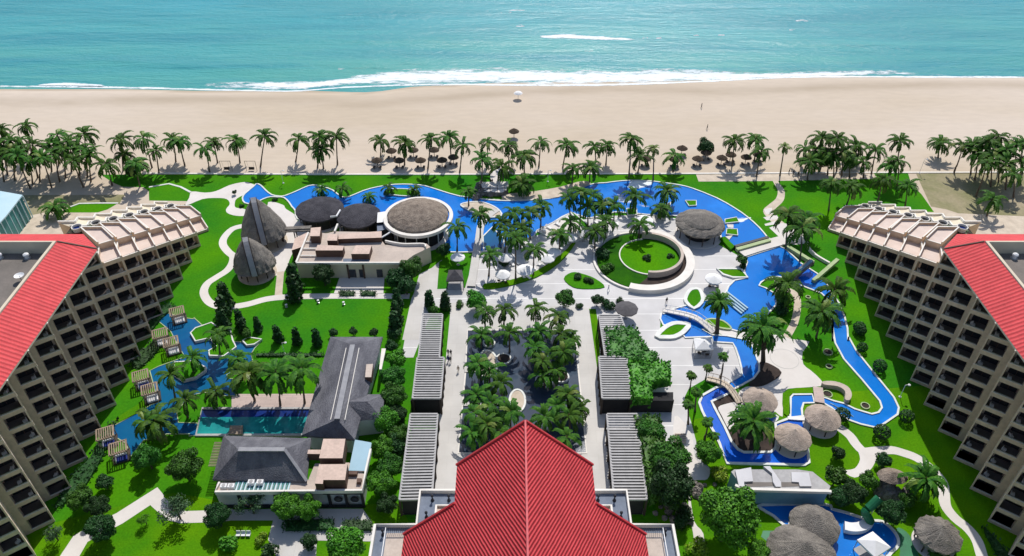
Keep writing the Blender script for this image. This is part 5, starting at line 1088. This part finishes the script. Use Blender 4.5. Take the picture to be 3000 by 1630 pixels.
for i,(x_,y_) in enumerate(((430,800),(465,790),(560,770),(600,760),(690,880),(655,870),(740,800),(790,780),(820,740),(880,720),(930,690),(960,640),(1000,600),(900,520),(860,480),(820,500),(930,450),(1010,410),(1250,430),(1290,420),(1380,430),(1420,440),(1300,380),(450,870))):
    o=bpy.data.objects.new('sun_lounger',WLM); link(o); o.location=W('Z7',x_,y_); o.location.z=.3 if y_<560 and x_<1100 else .03; o.rotation_euler=(0,0,rnd_.uniform(-.5,.5)+.6)
    tag(o,'white sun lounger on the pool terrace under the clustered palms','sun lounger','white sun loungers on the pool terrace')
# ================================================================ BEACH FURNITURE
def umb_mesh():
    b=MB(); b.lathe((0,0,0),[(1.62,2.05),(1.55,2.2),(1.0,2.6),(.4,2.95),(.05,3.2),(.01,3.22)],20,'thatchb',.03); return b.mesh('thatch_canopy')
UM=umb_mesh(); b=MB(); b.tube([(0,0,0),(0,0,2.9)],.09,'trunk'); UP=b.mesh('umbrella_pole')
def lounge_mesh():
    b=MB(); b.box(-.33,.33,-.95,.35,.3,.38,'darkwood'); b.add([(-.33,.35,.34),(.33,.35,.34),(.33,.95,.75),(-.33,.95,.75),(-.33,.35,.28),(.33,.35,.28),(.33,.95,.69),(-.33,.95,.69)],[(0,1,2,3),(7,6,5,4),(0,3,7,4),(1,5,6,2),(3,2,6,7)],'darkwood')
    for x in(-.3,.26):
        for y in(-.9,.3): b.box(x,x+.05,y,y+.05,0,.3,'darkwood')
    return b.mesh('lounger')
LM=lounge_mesh()
US=[('Z2',1215,578),('Z2',1360,482),('Z2',1440,578),('Z2',1580,475),('Z2',1655,577),('Z2',1790,472),('Z2',1870,574),('Z2',1985,545),('Z3',20,285),('Z3',1345,562),('Z3',1640,570),('Z3',1715,455),('Z3',1870,560),('Z3',1955,500),('Z3',2115,552),('Z3',2205,520),('Z3',2360,545),('Z3',2480,520)]
UW=sorted([W(m,x,y,2.4) for m,x,y in US],key=lambda q:q.x)
ULB=['leftmost thatched beach umbrella, alone at the start of the row']+[f'thatched beach umbrella {ordn(i,18)} along the beach' for i in range(1,17)]+['rightmost thatched beach umbrella of the row']
for i,c in enumerate(UW):
    lab=ULB[i]
    if abs(c.x)<4 and c.y>200: lab='single thatched umbrella farthest out on the open sand above the gateway'
    t=empty('thatched_umbrella',(c.x,c.y,0),i*.7,lab,'beach umbrella','thatched beach umbrellas'); local(t,'canopy',UM,rot=(0,0,i)); local(t,'pole',UP)
    if abs(c.x)<4: continue
    for k_,dx in enumerate((-.9,.9)):
        o=bpy.data.objects.new('sun_lounger',LM); link(o); o.location=(c.x+dx,c.y-.8,0); o.rotation_euler=(0,0,math.pi)
        tag(o,f'dark sun lounger on the {"left" if k_==0 else "right"} under the {lab.replace(", alone at the start of the row","").replace("thatched beach umbrella","umbrella")}','sun lounger','dark sun loungers under the thatched umbrellas')
def parasol(m,x,y,r,z,label,mt='umb',sq=0):
    if mt=='umb' and r>.5: r*=1.2
    c=W(m,x,y,z); t=empty('parasol',(c.x,c.y,0),0,label,'parasol','parasols around the plaza')
    b=MB(); n=4 if sq else 10
    b.lathe((c.x,c.y,z),[(r,-.28),(r*1.0,-.05),(r*.55,.35),(.05,.75),(.01,.8)],n,mt,cap=False); b.build('canopy',parent=t)
    b=MB(); b.tube([(c.x,c.y,0),(c.x,c.y,z+.7)],.06,'steel'); b.build('pole',parent=t); b=MB(); b.lathe((c.x,c.y,0),[(.4,.03),(.4,.15),(.1,.2)],12,'grey'); b.build('base',parent=t)
for a in (('Z7',115,708,1.5,2.5,'white parasol on the lawn beside the wooden footbridge'),('Z7',505,712,1.5,2.5,'white parasol beneath palms, farthest left of the terrace group'),('Z7',485,850,1.5,2.5,'white parasol lowest on the left of the terrace group'),
  ('Z7',668,812,1.8,2.6,'largest white parasol in the middle of the terrace group'),('Z7',850,715,1.6,2.5,'white parasol right of the largest one'),('Z7',905,665,1.4,2.5,'white parasol partly hidden behind its neighbour on the terrace'),
  ('Z7',1040,545,1.5,2.5,'white parasol near the tip of the sun deck'),('Z7',1150,512,1.3,2.5,'small white parasol beside the deck planter'),('Z7',1645,405,2.0,2.6,'white domed parasol at the edge of the big right basin'),('Z8',675,885,1.7,2.6,'pale parasol over dark seats on the open plaza')): parasol(*a)
parasol('Z7',1500,1130,2.6,3.0,'dark grey hexagonal canopy at the corner of the plaza','umbg')
parasol('V',1350,655,0.1,3.0,'slim pole under the white tent','umb')
def tent(m,quad,z,label,mt,name='tent',peak=1.0):
    P=[W(m,x,y,z) for x,y in quad]; c=sum(P,Vector())/4; t=empty(name,(c.x,c.y,0),0,label,'tent' if name=='tent' else 'gazebo')
    b=MB(); ap=c+Vector((0,0,peak)); b.add(P+[ap],[(0,1,4),(1,2,4),(2,3,4),(3,0,4)],mt); D=Vector((0,0,-.35)); b.add(P+[p+D for p in P],[(0,1,5,4),(1,2,6,5),(2,3,7,6),(3,0,4,7)],mt); b.build('canopy',parent=t)
    for p in P: b=MB(); q=p.lerp(c,.06); b.tube([(q.x,q.y,0),(q.x,q.y,z)],.08,'steel' if mt=='umb' else 'darkwood'); b.build('post',parent=t)
    b=MB(); b.prism([(p.lerp(c,.03).x,p.lerp(c,.03).y) for p in P],.04,.1,'grey'); b.build('floor',parent=t)
tent('V',[(1195,575),(1455,560),(1495,740),(1225,745)],2.8,'white square tent on the plaza beside the river channel','umb')
tent('Z7',[(40,815),(150,815),(165,900),(20,905)],2.8,'dark grey pyramid-roofed gazebo left of the footbridge','umbg','gazebo',1.6)
tent('Y7',[(2085,1055),(2268,1215),(2110,1320),(1925,1140)],2.8,'white-pink square tent over the edge of the lower pool','umb')
# white kiosk frame beside gazebo
# seats on plaza
def seatset(m,x,y,lab):
    c=W(m,x,y); t=empty('table_set',(c.x,c.y,0),0,lab,'table'); b=MB(); b.lathe((c.x,c.y,.68),[(.6,0),(.6,.06)],16,'darkwood'); b.build('tabletop',parent=t); b=MB(); b.tube([(c.x,c.y,0),(c.x,c.y,.7)],.07,'black'); b.build('leg',parent=t)
    for i in range(4):
        a=i*math.pi/2+.5; p=Vector((c.x+math.cos(a)*1.1,c.y+math.sin(a)*1.1,0)); o=MB(); o.box(p.x-.27,p.x+.27,p.y-.27,p.y+.27,.38,.46,'darkwood'); q=p+Vector((math.cos(a),math.sin(a),0))*.27
        o.box(q.x-.25,q.x+.25,q.y-.05,q.y+.05,.46,.9,'darkwood')
        for dx in(-.24,.2):
            for dy in(-.24,.2): o.box(p.x+dx,p.x+dx+.05,p.y+dy,p.y+dy+.05,0,.38,'darkwood')
        oo=o.build('chair',origin=p); tag(oo,f'dark chair at the {lab}','chair',f'chairs at the {lab}')
seatset('Z8',672,950,'dark round table under the pale plaza parasol'); seatset('Z7',490,905,'dark round table by the lowest terrace parasol'); seatset('V',1340,790,'dark round table under the white tent')
# ================================================================ BRIDGES, SLIDES, GATEWAY
def bridge(name,pts,w_,label,hz,mm='white',rail=True,arch=0,rm='white'):
    n=len(pts); c=pts[n//2]; t=empty(name,(c.x,c.y,0),0,label,'bridge'); P=smooth(pts,4,False); n=len(P)
    P=[Vector((p.x,p.y,hz+arch*math.sin(math.pi*i/(n-1)))) for i,p in enumerate(P)]
    A=[];B=[]
    for i in range(n):
        d=(P[min(i+1,n-1)]-P[max(0,i-1)]); d.z=0; d.normalize(); s=Vector((-d.y,d.x,0))*w_/2; A.append(P[i]+s);B.append(P[i]-s)
    D=Vector((0,0,-.3)); b=MB(); b.add(A+B,[(i,n+i,n+i+1,i+1) for i in range(n-1)],mm); b.add([a+D for a in A]+[a+D for a in B],[(i,i+1,n+i+1,n+i) for i in range(n-1)],mm)
    b.add(A+[a+D for a in A],[(i,i+1,n+i+1,n+i) for i in range(n-1)],mm); b.add(B+[a+D for a in B],[(i,n+i,n+i+1,i+1) for i in range(n-1)],mm); b.build('deck',parent=t)
    if rail:
        for S_ in(A,B):
            b=MB(); b.tube([a+Vector((0,0,.9)) for a in S_],.06,rm,5)
            for i in range(0,n,2): b.tube([S_[i],S_[i]+Vector((0,0,.9))],.04,rm,4)
            b.build('railing',parent=t)
    b=MB()
    for i in (1,n//2,n-2): b.box(P[i].x-.3,P[i].x+.3,P[i].y-.3,P[i].y+.3,0,P[i].z-.25,'grey')
    b.build('pier',parent=t)
bridge('footbridge',WL('V',[(745,160),(900,215),(1060,265),(1220,320),(1360,400),(1500,500)]),1.5,'arched white footbridge across the left end of the river pool',.35,'path',True,.9)
bridge('footbridge',WL('Y6',[(478,595),(560,625),(640,670),(700,735),(745,795)]),1.4,'brown-railed footbridge over the splash river',.4,'pathb',True,.6,'wood')
bridge('footbridge',WL('Y6',[(1385,668),(1392,730),(1400,795)]),1.9,'short tan bridge over the small river arm by the curved wall',.45,'pinkdeck',False)
bridge('footbridge',WL('Y6',[(1140,918),(1230,925),(1310,930)]),.8,'thin white plank bridge between two tan huts',.4,'white',False)
bridge('boardwalk',WL('Z7',[(440,330),(380,370),(310,450),(290,560),(265,700),(250,800),(225,960)]),1.9,'long straight wooden boardwalk running down over the pool to the plaza',.45,'walk',False)
bridge('road_bridge',WL('Z8',[(890,685),(1030,640),(1170,600),(1330,560)]),3.4,'wide pale bridge walk between the big basin and the river pool',.5,'path',False)
b=MB(); A=W('Z8',848,632,.6);B=W('Z8',1120,556,.6); b.bar(A,B,.8,1.0,'black'); b.bar(A+Vector((.2,-1.0,-.1)),B+Vector((.2,-1.0,-.1)),1.0,.9,'greenkerb'); tag(b.build('weir_wall',origin=((A+B)/2)),'dark angled weir wall closing the big curved basin','wall')
b=MB(); A=W('Z8',1270,625,.5);B=W('Z8',1490,760,.5); b.bar(A,B,1.0,1.0,'greenkerb'); tag(b.build('mossy_wall',origin=((A+B)/2)),'pale green sloping wall along the upper right of the river pool','wall')
b=MB(); A=W('Z8',1490,910,.4);B=W('Z8',1690,735,1.5); b.bar(A,B,.9,.9,'greenkerb'); tag(b.build('channel_wall',origin=((A+B)/2)),'long mossy channel wall pointing at the right wing','wall')
P=smooth(WL('Z8',[(1435,590),(1450,650),(1510,710),(1620,775)]),4,False); b=MB(); kerbmesh(b,P,.5,0,.8,False,'whiteedge'); tag(b.build('garden_wall',origin=P[0]),'thin curving wall on the lawn beside the right wing','wall')
def rocks(b,c,n,sp,sz_,m='rock',seed=0):
    rnd=random.Random(seed)
    for _ in range(n):
        p=Vector((c.x+rnd.gauss(0,sp[0]),c.y+rnd.gauss(0,sp[1]),0)); s=sz_*rnd.uniform(.5,1.3); n_=7; vs=[];fs=[]
        prof=[(.9,0),(1.0,.4),(.7,.85),(.25,1.1)]
        for r_,z in prof:
            for k_ in range(n_): a=2*math.pi*k_/n_; q=r_*s*rnd.uniform(.75,1.2); vs.append((p.x+math.cos(a)*q,p.y+math.sin(a)*q,z*s*sp[2]*rnd.uniform(.8,1.2)))
        for i in range(3):
            for k_ in range(n_): fs.append((i*n_+k_,i*n_+(k_+1)%n_,(i+1)*n_+(k_+1)%n_,(i+1)*n_+k_))
        fs.append(tuple(range(3*n_,4*n_))); b.add(vs,fs,m)
    return b
c=W('Z8',1330,860); A=W('Z8',1330,870,.8);B=W('Z8',1480,745,2.6)
t=empty('rock_slide',(c.x,c.y,0),0,'grey rock-edged water slide dropping into the river pool','water slide')
b=MB(); b.bar(A,B,1.5,.6,'rock'); b.build('chute_bed',parent=t); b=MB(); b.bar(A+Vector((0,0,.35)),B+Vector((0,0,.35)),.7,.15,'bluewall'); b.build('chute_water',parent=t)
rocks(MB(),W('Z8',1325,885),14,(.7,.8,1),.6,seed=1).build('rocks',parent=t)
c=W('Z7',400,120); t=empty('beach_gateway',(c.x,c.y,0),0,'pale gateway stair and rock grotto where the boardwalk meets the beach','gateway')
b=MB(); b.prism(WL('Z7',[(385,-10),(465,-10),(470,130),(380,130)]),.02,.5,'path'); b.build('ramp',parent=t)
b=MB(); b.prism(WL('Z7',[(300,130),(530,125),(530,190),(480,215),(330,210)]),0,1.4,'rock',mt='path'); b.build('platform',parent=t)
rocks(MB(),W('Z7',320,190),16,(1.6,1.6,1.4),1.0,seed=2).build('rocks',parent=t)
b=MB()
for x in (300,380,440,500):
    a=W('Z7',x,170,1.4); b.tube([(a.x,a.y,1.4),(a.x,a.y,3.4)],.08,'darkwood')
a=W('Z7',300,170,3.4);bb=W('Z7',500,170,3.4); b.tube([(W('Z7',300,170,1.4).x,a.y+1.5,3.4),(bb.x,a.y+1.5,3.4)],.08,'darkwood'); b.build('railing',parent=t)
area('grotto_walk',smooth(WL('Z7',[(500,200),(620,190),(760,175),(960,140),(1100,100),(1180,95),(1200,120),(1060,170),(940,225),(800,235),(600,250),(480,235)]),2),.3,'pathb',0)
rr_=rocks(MB(),W('Z7',660,238),8,(2.5,.3,1),.4,seed=4); tag(rr_.build('pool_rocks',origin=W('Z7',660,238)),'line of small grey rocks on the pool edge right of the gateway','rocks')
# river steps cascades
b=MB()
for i in range(4):
    A=W('Z8',740+i*14,1040-i*14,.3);B=W('Z8',905+i*16,1175-i*14,.3); b.bar(A,B,.4,.35+i*.03,'skyblue')
tag(b.build('pool_steps',origin=W('Z8',820,1100)),'pale turquoise steps descending into the river pool','steps')
b=MB()
for i in range(6):
    A=W('Y6',1490+i*24,790+i*14,.1);B=W('Y6',1640+i*8,870+i*6,.1); b.bar(A,B,.12,.2,'skyblue')
tag(b.build('water_steps',origin=W('Y6',1560,830)),'thin blue cascade steps in the river arm beside the tan huts','steps')
b=MB()
for i in range(5):
    A=W('Y7',92,80+i*20,.3);B=W('Y7',205,80+i*20,.3); b.bar(A,B,.25,.4-i*.05,'flat')
tag(b.build('lane_steps',origin=W('Y7',150,110)),'short flight of pale steps beside the service lane','steps')
# lap pool steps
t=empty('lap_pool_steps',W('Y3',320,110),0,'narrow slatted wooden stair bridge at the near edge of the lap pool','steps')
b=MB()
for i in range(6): A=W('Y3',262-i*4,70+i*15,.8);B=W('Y3',388,70+i*15,.8); b.bar(A,B,.3,.2,'wood')
b.build('tread',parent=t)
b=MB()
for x in (262,388): b.bar(W('Y3',x,65,.6),W('Y3',x-8,150,.6),.15,.4,'darkwood')
b.build('stringer',parent=t)
# lower pool curved white slide bridge and green tube slide
P=smooth(WL('Y7',[(1800,1005),(1870,1020),(1950,1015),(2010,990),(2045,955)],1.0),5,False); b=MB(); kerbmesh(b,P,1.7,.3,1.3,False,'white'); t=empty('curved_slide',P[0],0,'curved white slide end crossing the lower pool','water slide'); b.build('chute',parent=t)
b=MB(); b.box(P[8].x-.3,P[8].x+.3,P[8].y-.3,P[8].y+.3,0,.3,'grey'); b.build('pier',parent=t)
P=[W('Y7',2150,720,5),W('Y7',2080,790,4),W('Y7',2010,860,3),W('Y7',2040,920,2),W('Y7',2060,960,1.2)]; t=empty('tube_slide',(P[2].x,P[2].y,0),0,'dark green tube slide winding down to the lower pool','water slide'); MB().tube(smooth(P,4,False),.75,'slidegreen',12).build('tube',parent=t)
b=MB(); [b.tube([(p.x,p.y,0),(p.x,p.y,p.z)],.12,'steel') for p in P[:3]]; b.build('support',parent=t)
c=W('Y7',2230,650); t=empty('rock_shelter',(c.x,c.y,0),0,'small shaggy rocky shelter at the top of the green tube slide','shelter')
rocks(MB(),c,14,(1.3,.8,1.5),1.3,seed=6).build('rocks',parent=t); b=MB(); b.lathe((c.x,c.y+.5,3.6),[(2.2,0),(1.8,.3),(.8,.8),(.05,1.1)],16,'thatch',.06,1.2,.8); b.build('thatch_top',parent=t); b=MB(); b.tube([(c.x,c.y,0),(c.x,c.y,3.8)],.4,'darkwood'); b.build('post',parent=t)
# waterfall grotto near red roof right
c=W('Y7',90,850); t=empty('rock_garden',(c.x,c.y,0),0,'pale rock garden between the service lane and the grey roof corner','rock garden'); rocks(MB(),c,24,(1.3,2.4,1),.7,seed=8).build('rocks',parent=t)
c=W('Y7',330,640); t=empty('rock_garden',(c.x,c.y,0),0,'tumbled rocks beside the gate of the service lane','rock garden'); rocks(MB(),c,16,(1.2,1.3,1),.7,seed=9).build('rocks',parent=t)
# ring lawn planters
for i,(m_,x,y,r_) in enumerate((('Y6',1465,720,1.0),('Y6',1775,815,.9),('Y6',1478,492,.7),('Y6',1470,375,1.0),('Z8',1190,912,.6),('Z8',1447,1043,.6))):
    c=W(m_,x,y); t=empty('tree_ring',(c.x,c.y,0),0,['ring planter beside the curved tan wall','ring planter at the tip of the river lawn','small ring planter in the middle of the river lawn','ring planter under the palm shadow on the river lawn','ring planter on the lawn tongue of the river pool','ring planter beside the stepping path'][i],'planter','ring planters on the river lawns')
    MB().lathe(c,[(r_,0),(r_,.3),(r_-.18,.32),(r_-.2,.05)],18,'greenkerb',cap=False).build('ring',parent=t); MB().lathe(c,[(r_-.2,0),(r_-.2,.15)],14,'soil').build('soil',parent=t)
# lamp posts
def lamp(m,xb,yb,h,lab,d=1):
    c=W(m,xb,yb); t=empty('street_lamp',c,0,lab,'street lamp','white lamp posts'); b=MB(); b.tube([c,c+Vector((0,0,h))],.06,'white',6); b.tube([c+Vector((0,0,h)),c+Vector((d*.6,0,h+.2))],.05,'white',5); b.build('pole',parent=t)
    b=MB(); b.lathe(c+Vector((d*.75,0,h)),[(.05,.3),(.28,.15),(.25,0),(.05,-.05)],10,'white'); b.build('head',parent=t); b=MB(); b.lathe(c,[(.28,0),(.28,.12),(.08,.3)],10,'white'); b.build('base',parent=t)
lamp('Y6',2062,738,3.4,'white lamp post on the lawn between the river bend and right wing'); lamp('Y2',1075,525,3.2,'slim white lamp post on the long lawn by the straight hedge')
lamp('Z3',360,800,3.6,'slim post on the beach lawn right of the gateway'); lamp('Z2',275,815,4,'slim post on the beach lawn above the narrow pool'); lamp('Z4',1522,715,4.5,'leaning slim post on the sand right of the lawn end')
for i,(x,y) in enumerate(((672,1120),(932,1085),(1140,1100))):
    c=W('Z6',x,y); t=empty('garden_light',c,0,'small white garden light on the long lawn, '+['left one','middle one','right one'][i],'garden light','garden lights on the lawn'); MB().lathe(c,[(.3,0),(.3,.1),(.12,.15),(.12,.5)],10,'steel').build('stem',parent=t); MB().lathe(c+Vector((0,0,.5)),[(.15,0),(.3,.12),(.28,.3),(.05,.4)],10,'white').build('globe',parent=t)
# beach swings
for i,(x,y) in enumerate(((2285,650),(2535,650))):
    c=W('Z1',x,y+40); t=empty('beach_swing',c,0,f'{"left" if i==0 else "right"} dark-seated swing frame on the sand by the lawn','swing','beach swings'); b=MB()
    for s in(-1.5,1.5): b.tube([c+Vector((s,0,0)),c+Vector((s,0,3.2))],.07,'wood')
    b.tube([c+Vector((-1.6,0,3.2)),c+Vector((1.6,0,3.2))],.07,'wood'); b.build('frame',parent=t)
    b=MB(); b.box(c.x-.8,c.x+.8,c.y-.3,c.y+.3,.5,.6,'darkwood'); b.box(c.x-.8,c.x+.8,c.y+.25,c.y+.32,.6,1.1,'darkwood'); b.build('seat',parent=t)
    b=MB(); [b.tube([c+Vector((s,0,.6)),c+Vector((s*1.2,0,3.2))],.025,'steel',4) for s in(-.75,.75)]; b.build('rope',parent=t)
# benches white on lower lawn
c=W('Y3',400,1190); t=empty('garden_bench',c,0,'white slatted garden bench on the dark lower lawn','bench'); b=MB()
for i in range(3): b.box(c.x-1.2+i*.85,c.x-.5+i*.85,c.y-.35,c.y+.35,.4,.48,'white'); b.box(c.x-1.2+i*.85,c.x-.5+i*.85,c.y+.33,c.y+.4,.48,.95,'white')
b.build('seat',parent=t); b=MB(); [b.box(c.x+x-.04,c.x+x+.04,c.y+y-.04,c.y+y+.04,0,.4,'white') for x in(-1.1,1.1) for y in(-.3,.3)]; b.build('leg',parent=t)
# round mat on river plaza
c=W('Y6',1115,425); MBx=MB(); MBx.lathe((c.x,c.y,0),[(3.0,.036),(3.0,.05),(2.85,.052)],40,'walk',cap=False); tag(MBx.build('paving_circle'),kind='structure')
# white kiosk on the plaza (white parasol lifeguard) on beach
c=W('N',1518,290); t=empty('beach_parasol',c,0,'small white and green parasol alone near the surf','parasol'); b=MB(); b.lathe((c.x,c.y,2.2),[(1.5,-.2),(1.0,.2),(.05,.5)],12,'umb'); b.build('canopy',parent=t); b=MB(); b.tube([c,c+Vector((0,0,2.5))],.06,'steel'); b.build('pole',parent=t)
c=W('Z2',1640,0); 
# ================================================================ PEOPLE
def person(m,x,y,lab,cloth,rz,walk=.35,group=None):
    c=W(m,x,y); vs=[(0,0,.95),(0,0,1.2),(0,0,1.43),(0,0,1.52),(0,.02,1.66),(0,.0,1.76),(-.1,0,.9),(-.11,walk*.45,.5),(-.11,walk*.6-.02,.07),(-.11,walk*.6+.14,.03),(.1,0,.9),(.11,-walk*.2,.5),(.11,-walk*.75,.09),(.11,-walk*.75+.14,.03),
      (-.2,0,1.42),(-.25,-.05,1.14),(-.27,.1,.9),(-.27,.16,.8),(.2,0,1.42),(.25,.05,1.14),(.27,.16,.92),(.27,.22,.83)]
    ed=[(0,1),(1,2),(2,3),(3,4),(4,5),(0,6),(6,7),(7,8),(8,9),(0,10),(10,11),(11,12),(12,13),(2,14),(14,15),(15,16),(16,17),(2,18),(18,19),(19,20),(20,21)]
    rd=[.15,.14,.15,.06,.1,.07,.1,.07,.05,.04,.1,.07,.05,.04,.07,.05,.035,.035,.07,.05,.035,.035]
    me=bpy.data.meshes.new('person'); me.from_pydata(vs,ed,[])
    me.materials.append(M[cloth]); o=bpy.data.objects.new('person',me); link(o); o.location=c; o.rotation_euler=(0,0,rz)
    sk=o.modifiers.new('skin','SKIN')
    for i,r in enumerate(rd): me.skin_vertices[0].data[i].radius=(r,r)
    me.skin_vertices[0].data[0].use_root=True
    sb=o.modifiers.new('sub','SUBSURF'); sb.levels=1; sb.render_levels=1
    tag(o,lab,'person',group)
    h=MB(); h.lathe((0,-.01,1.66),[(.1,0),(.12,.06),(.1,.14),(.04,.17)],8,'black'); hh=h.mesh('hair'); local(o,'hair',hh)
    f=MB(); f.lathe((0,.05,1.62),[(.05,-.05),(.08,0),(.075,.06),(.03,.1)],8,'skin'); local(o,'face',f.mesh('face'))
for a in (('Y5',222,495,'person in dark clothes on the left court walkway, left of the upper pair','black',0),('Y5',250,500,'person in dark clothes on the left court walkway, right of the upper pair','black',.3),('Y5',222,560,'person in dark clothes on the left court walkway, left of the lower pair','blue',2.9),('Y5',245,570,'person in dark clothes on the left court walkway, right of the lower pair','black',3.2),
  ('Y5',325,665,'person in pale clothes walking alone on the left court walkway','pathb',3.1),('Z3',1905,60,'person in dark clothes far out on the sand','black',1.5),('Z3',1962,275,'person in dark clothes on the sand above the right umbrellas','black',1.2),
  ('Z7',385,112,'person in dark clothes on the gateway ramp, left one','black',0),('Z7',398,112,'person in dark clothes on the gateway ramp, right one','black',.4),('Z7',1350,990,'person in pale clothes on the plaza below the circular garden','wall',1.0),('Z7',1825,1090,'person in black standing on the plaza by a dark stand','black',0),
  ('Z4',210,715,'person in dark clothes on the beach path, left of a small group','black',1),('Z4',250,735,'person in dark clothes on the beach path, middle of a small group','black',2),('Z4',300,745,'person in dark clothes on the beach path, right of a small group','black',3)): person(*a)
# ================================================================ CAMERA, LIGHT
cam=bpy.data.cameras.new('camera'); co=link(bpy.data.objects.new('camera',cam)); co.location=(0,0,HC); co.rotation_euler=(math.pi/2-PT,0,0)
cam.sensor_fit='HORIZONTAL'; cam.sensor_width=36; cam.lens=FP/3000*36; cam.clip_start=1; cam.clip_end=20000; S.camera=co
az,el=R(11),R(53); sd=Vector((math.sin(az)*math.cos(el),math.cos(az)*math.cos(el),math.sin(el)))
sl=bpy.data.lights.new('sun','SUN'); sl.energy=4.05; sl.angle=R(.5); sl.color=(1,.955,.89); so=link(bpy.data.objects.new('sun',sl)); so.rotation_mode='QUATERNION'; so.rotation_quaternion=sd.to_track_quat('Z','Y')
wd=bpy.data.worlds.new('World'); S.world=wd; wd.use_nodes=True; nt=wd.node_tree; sk=nt.nodes.new('ShaderNodeTexSky'); sk.sky_type='NISHITA'; sk.sun_disc=False; sk.sun_elevation=el; sk.sun_rotation=az
nt.links.new(sk.outputs[0],nt.nodes['Background'].inputs[0]); nt.nodes['Background'].inputs[1].default_value=.125
S.view_settings.view_transform='Standard'; S.view_settings.look='None'; S.view_settings.exposure=0; S.view_settings.gamma=1
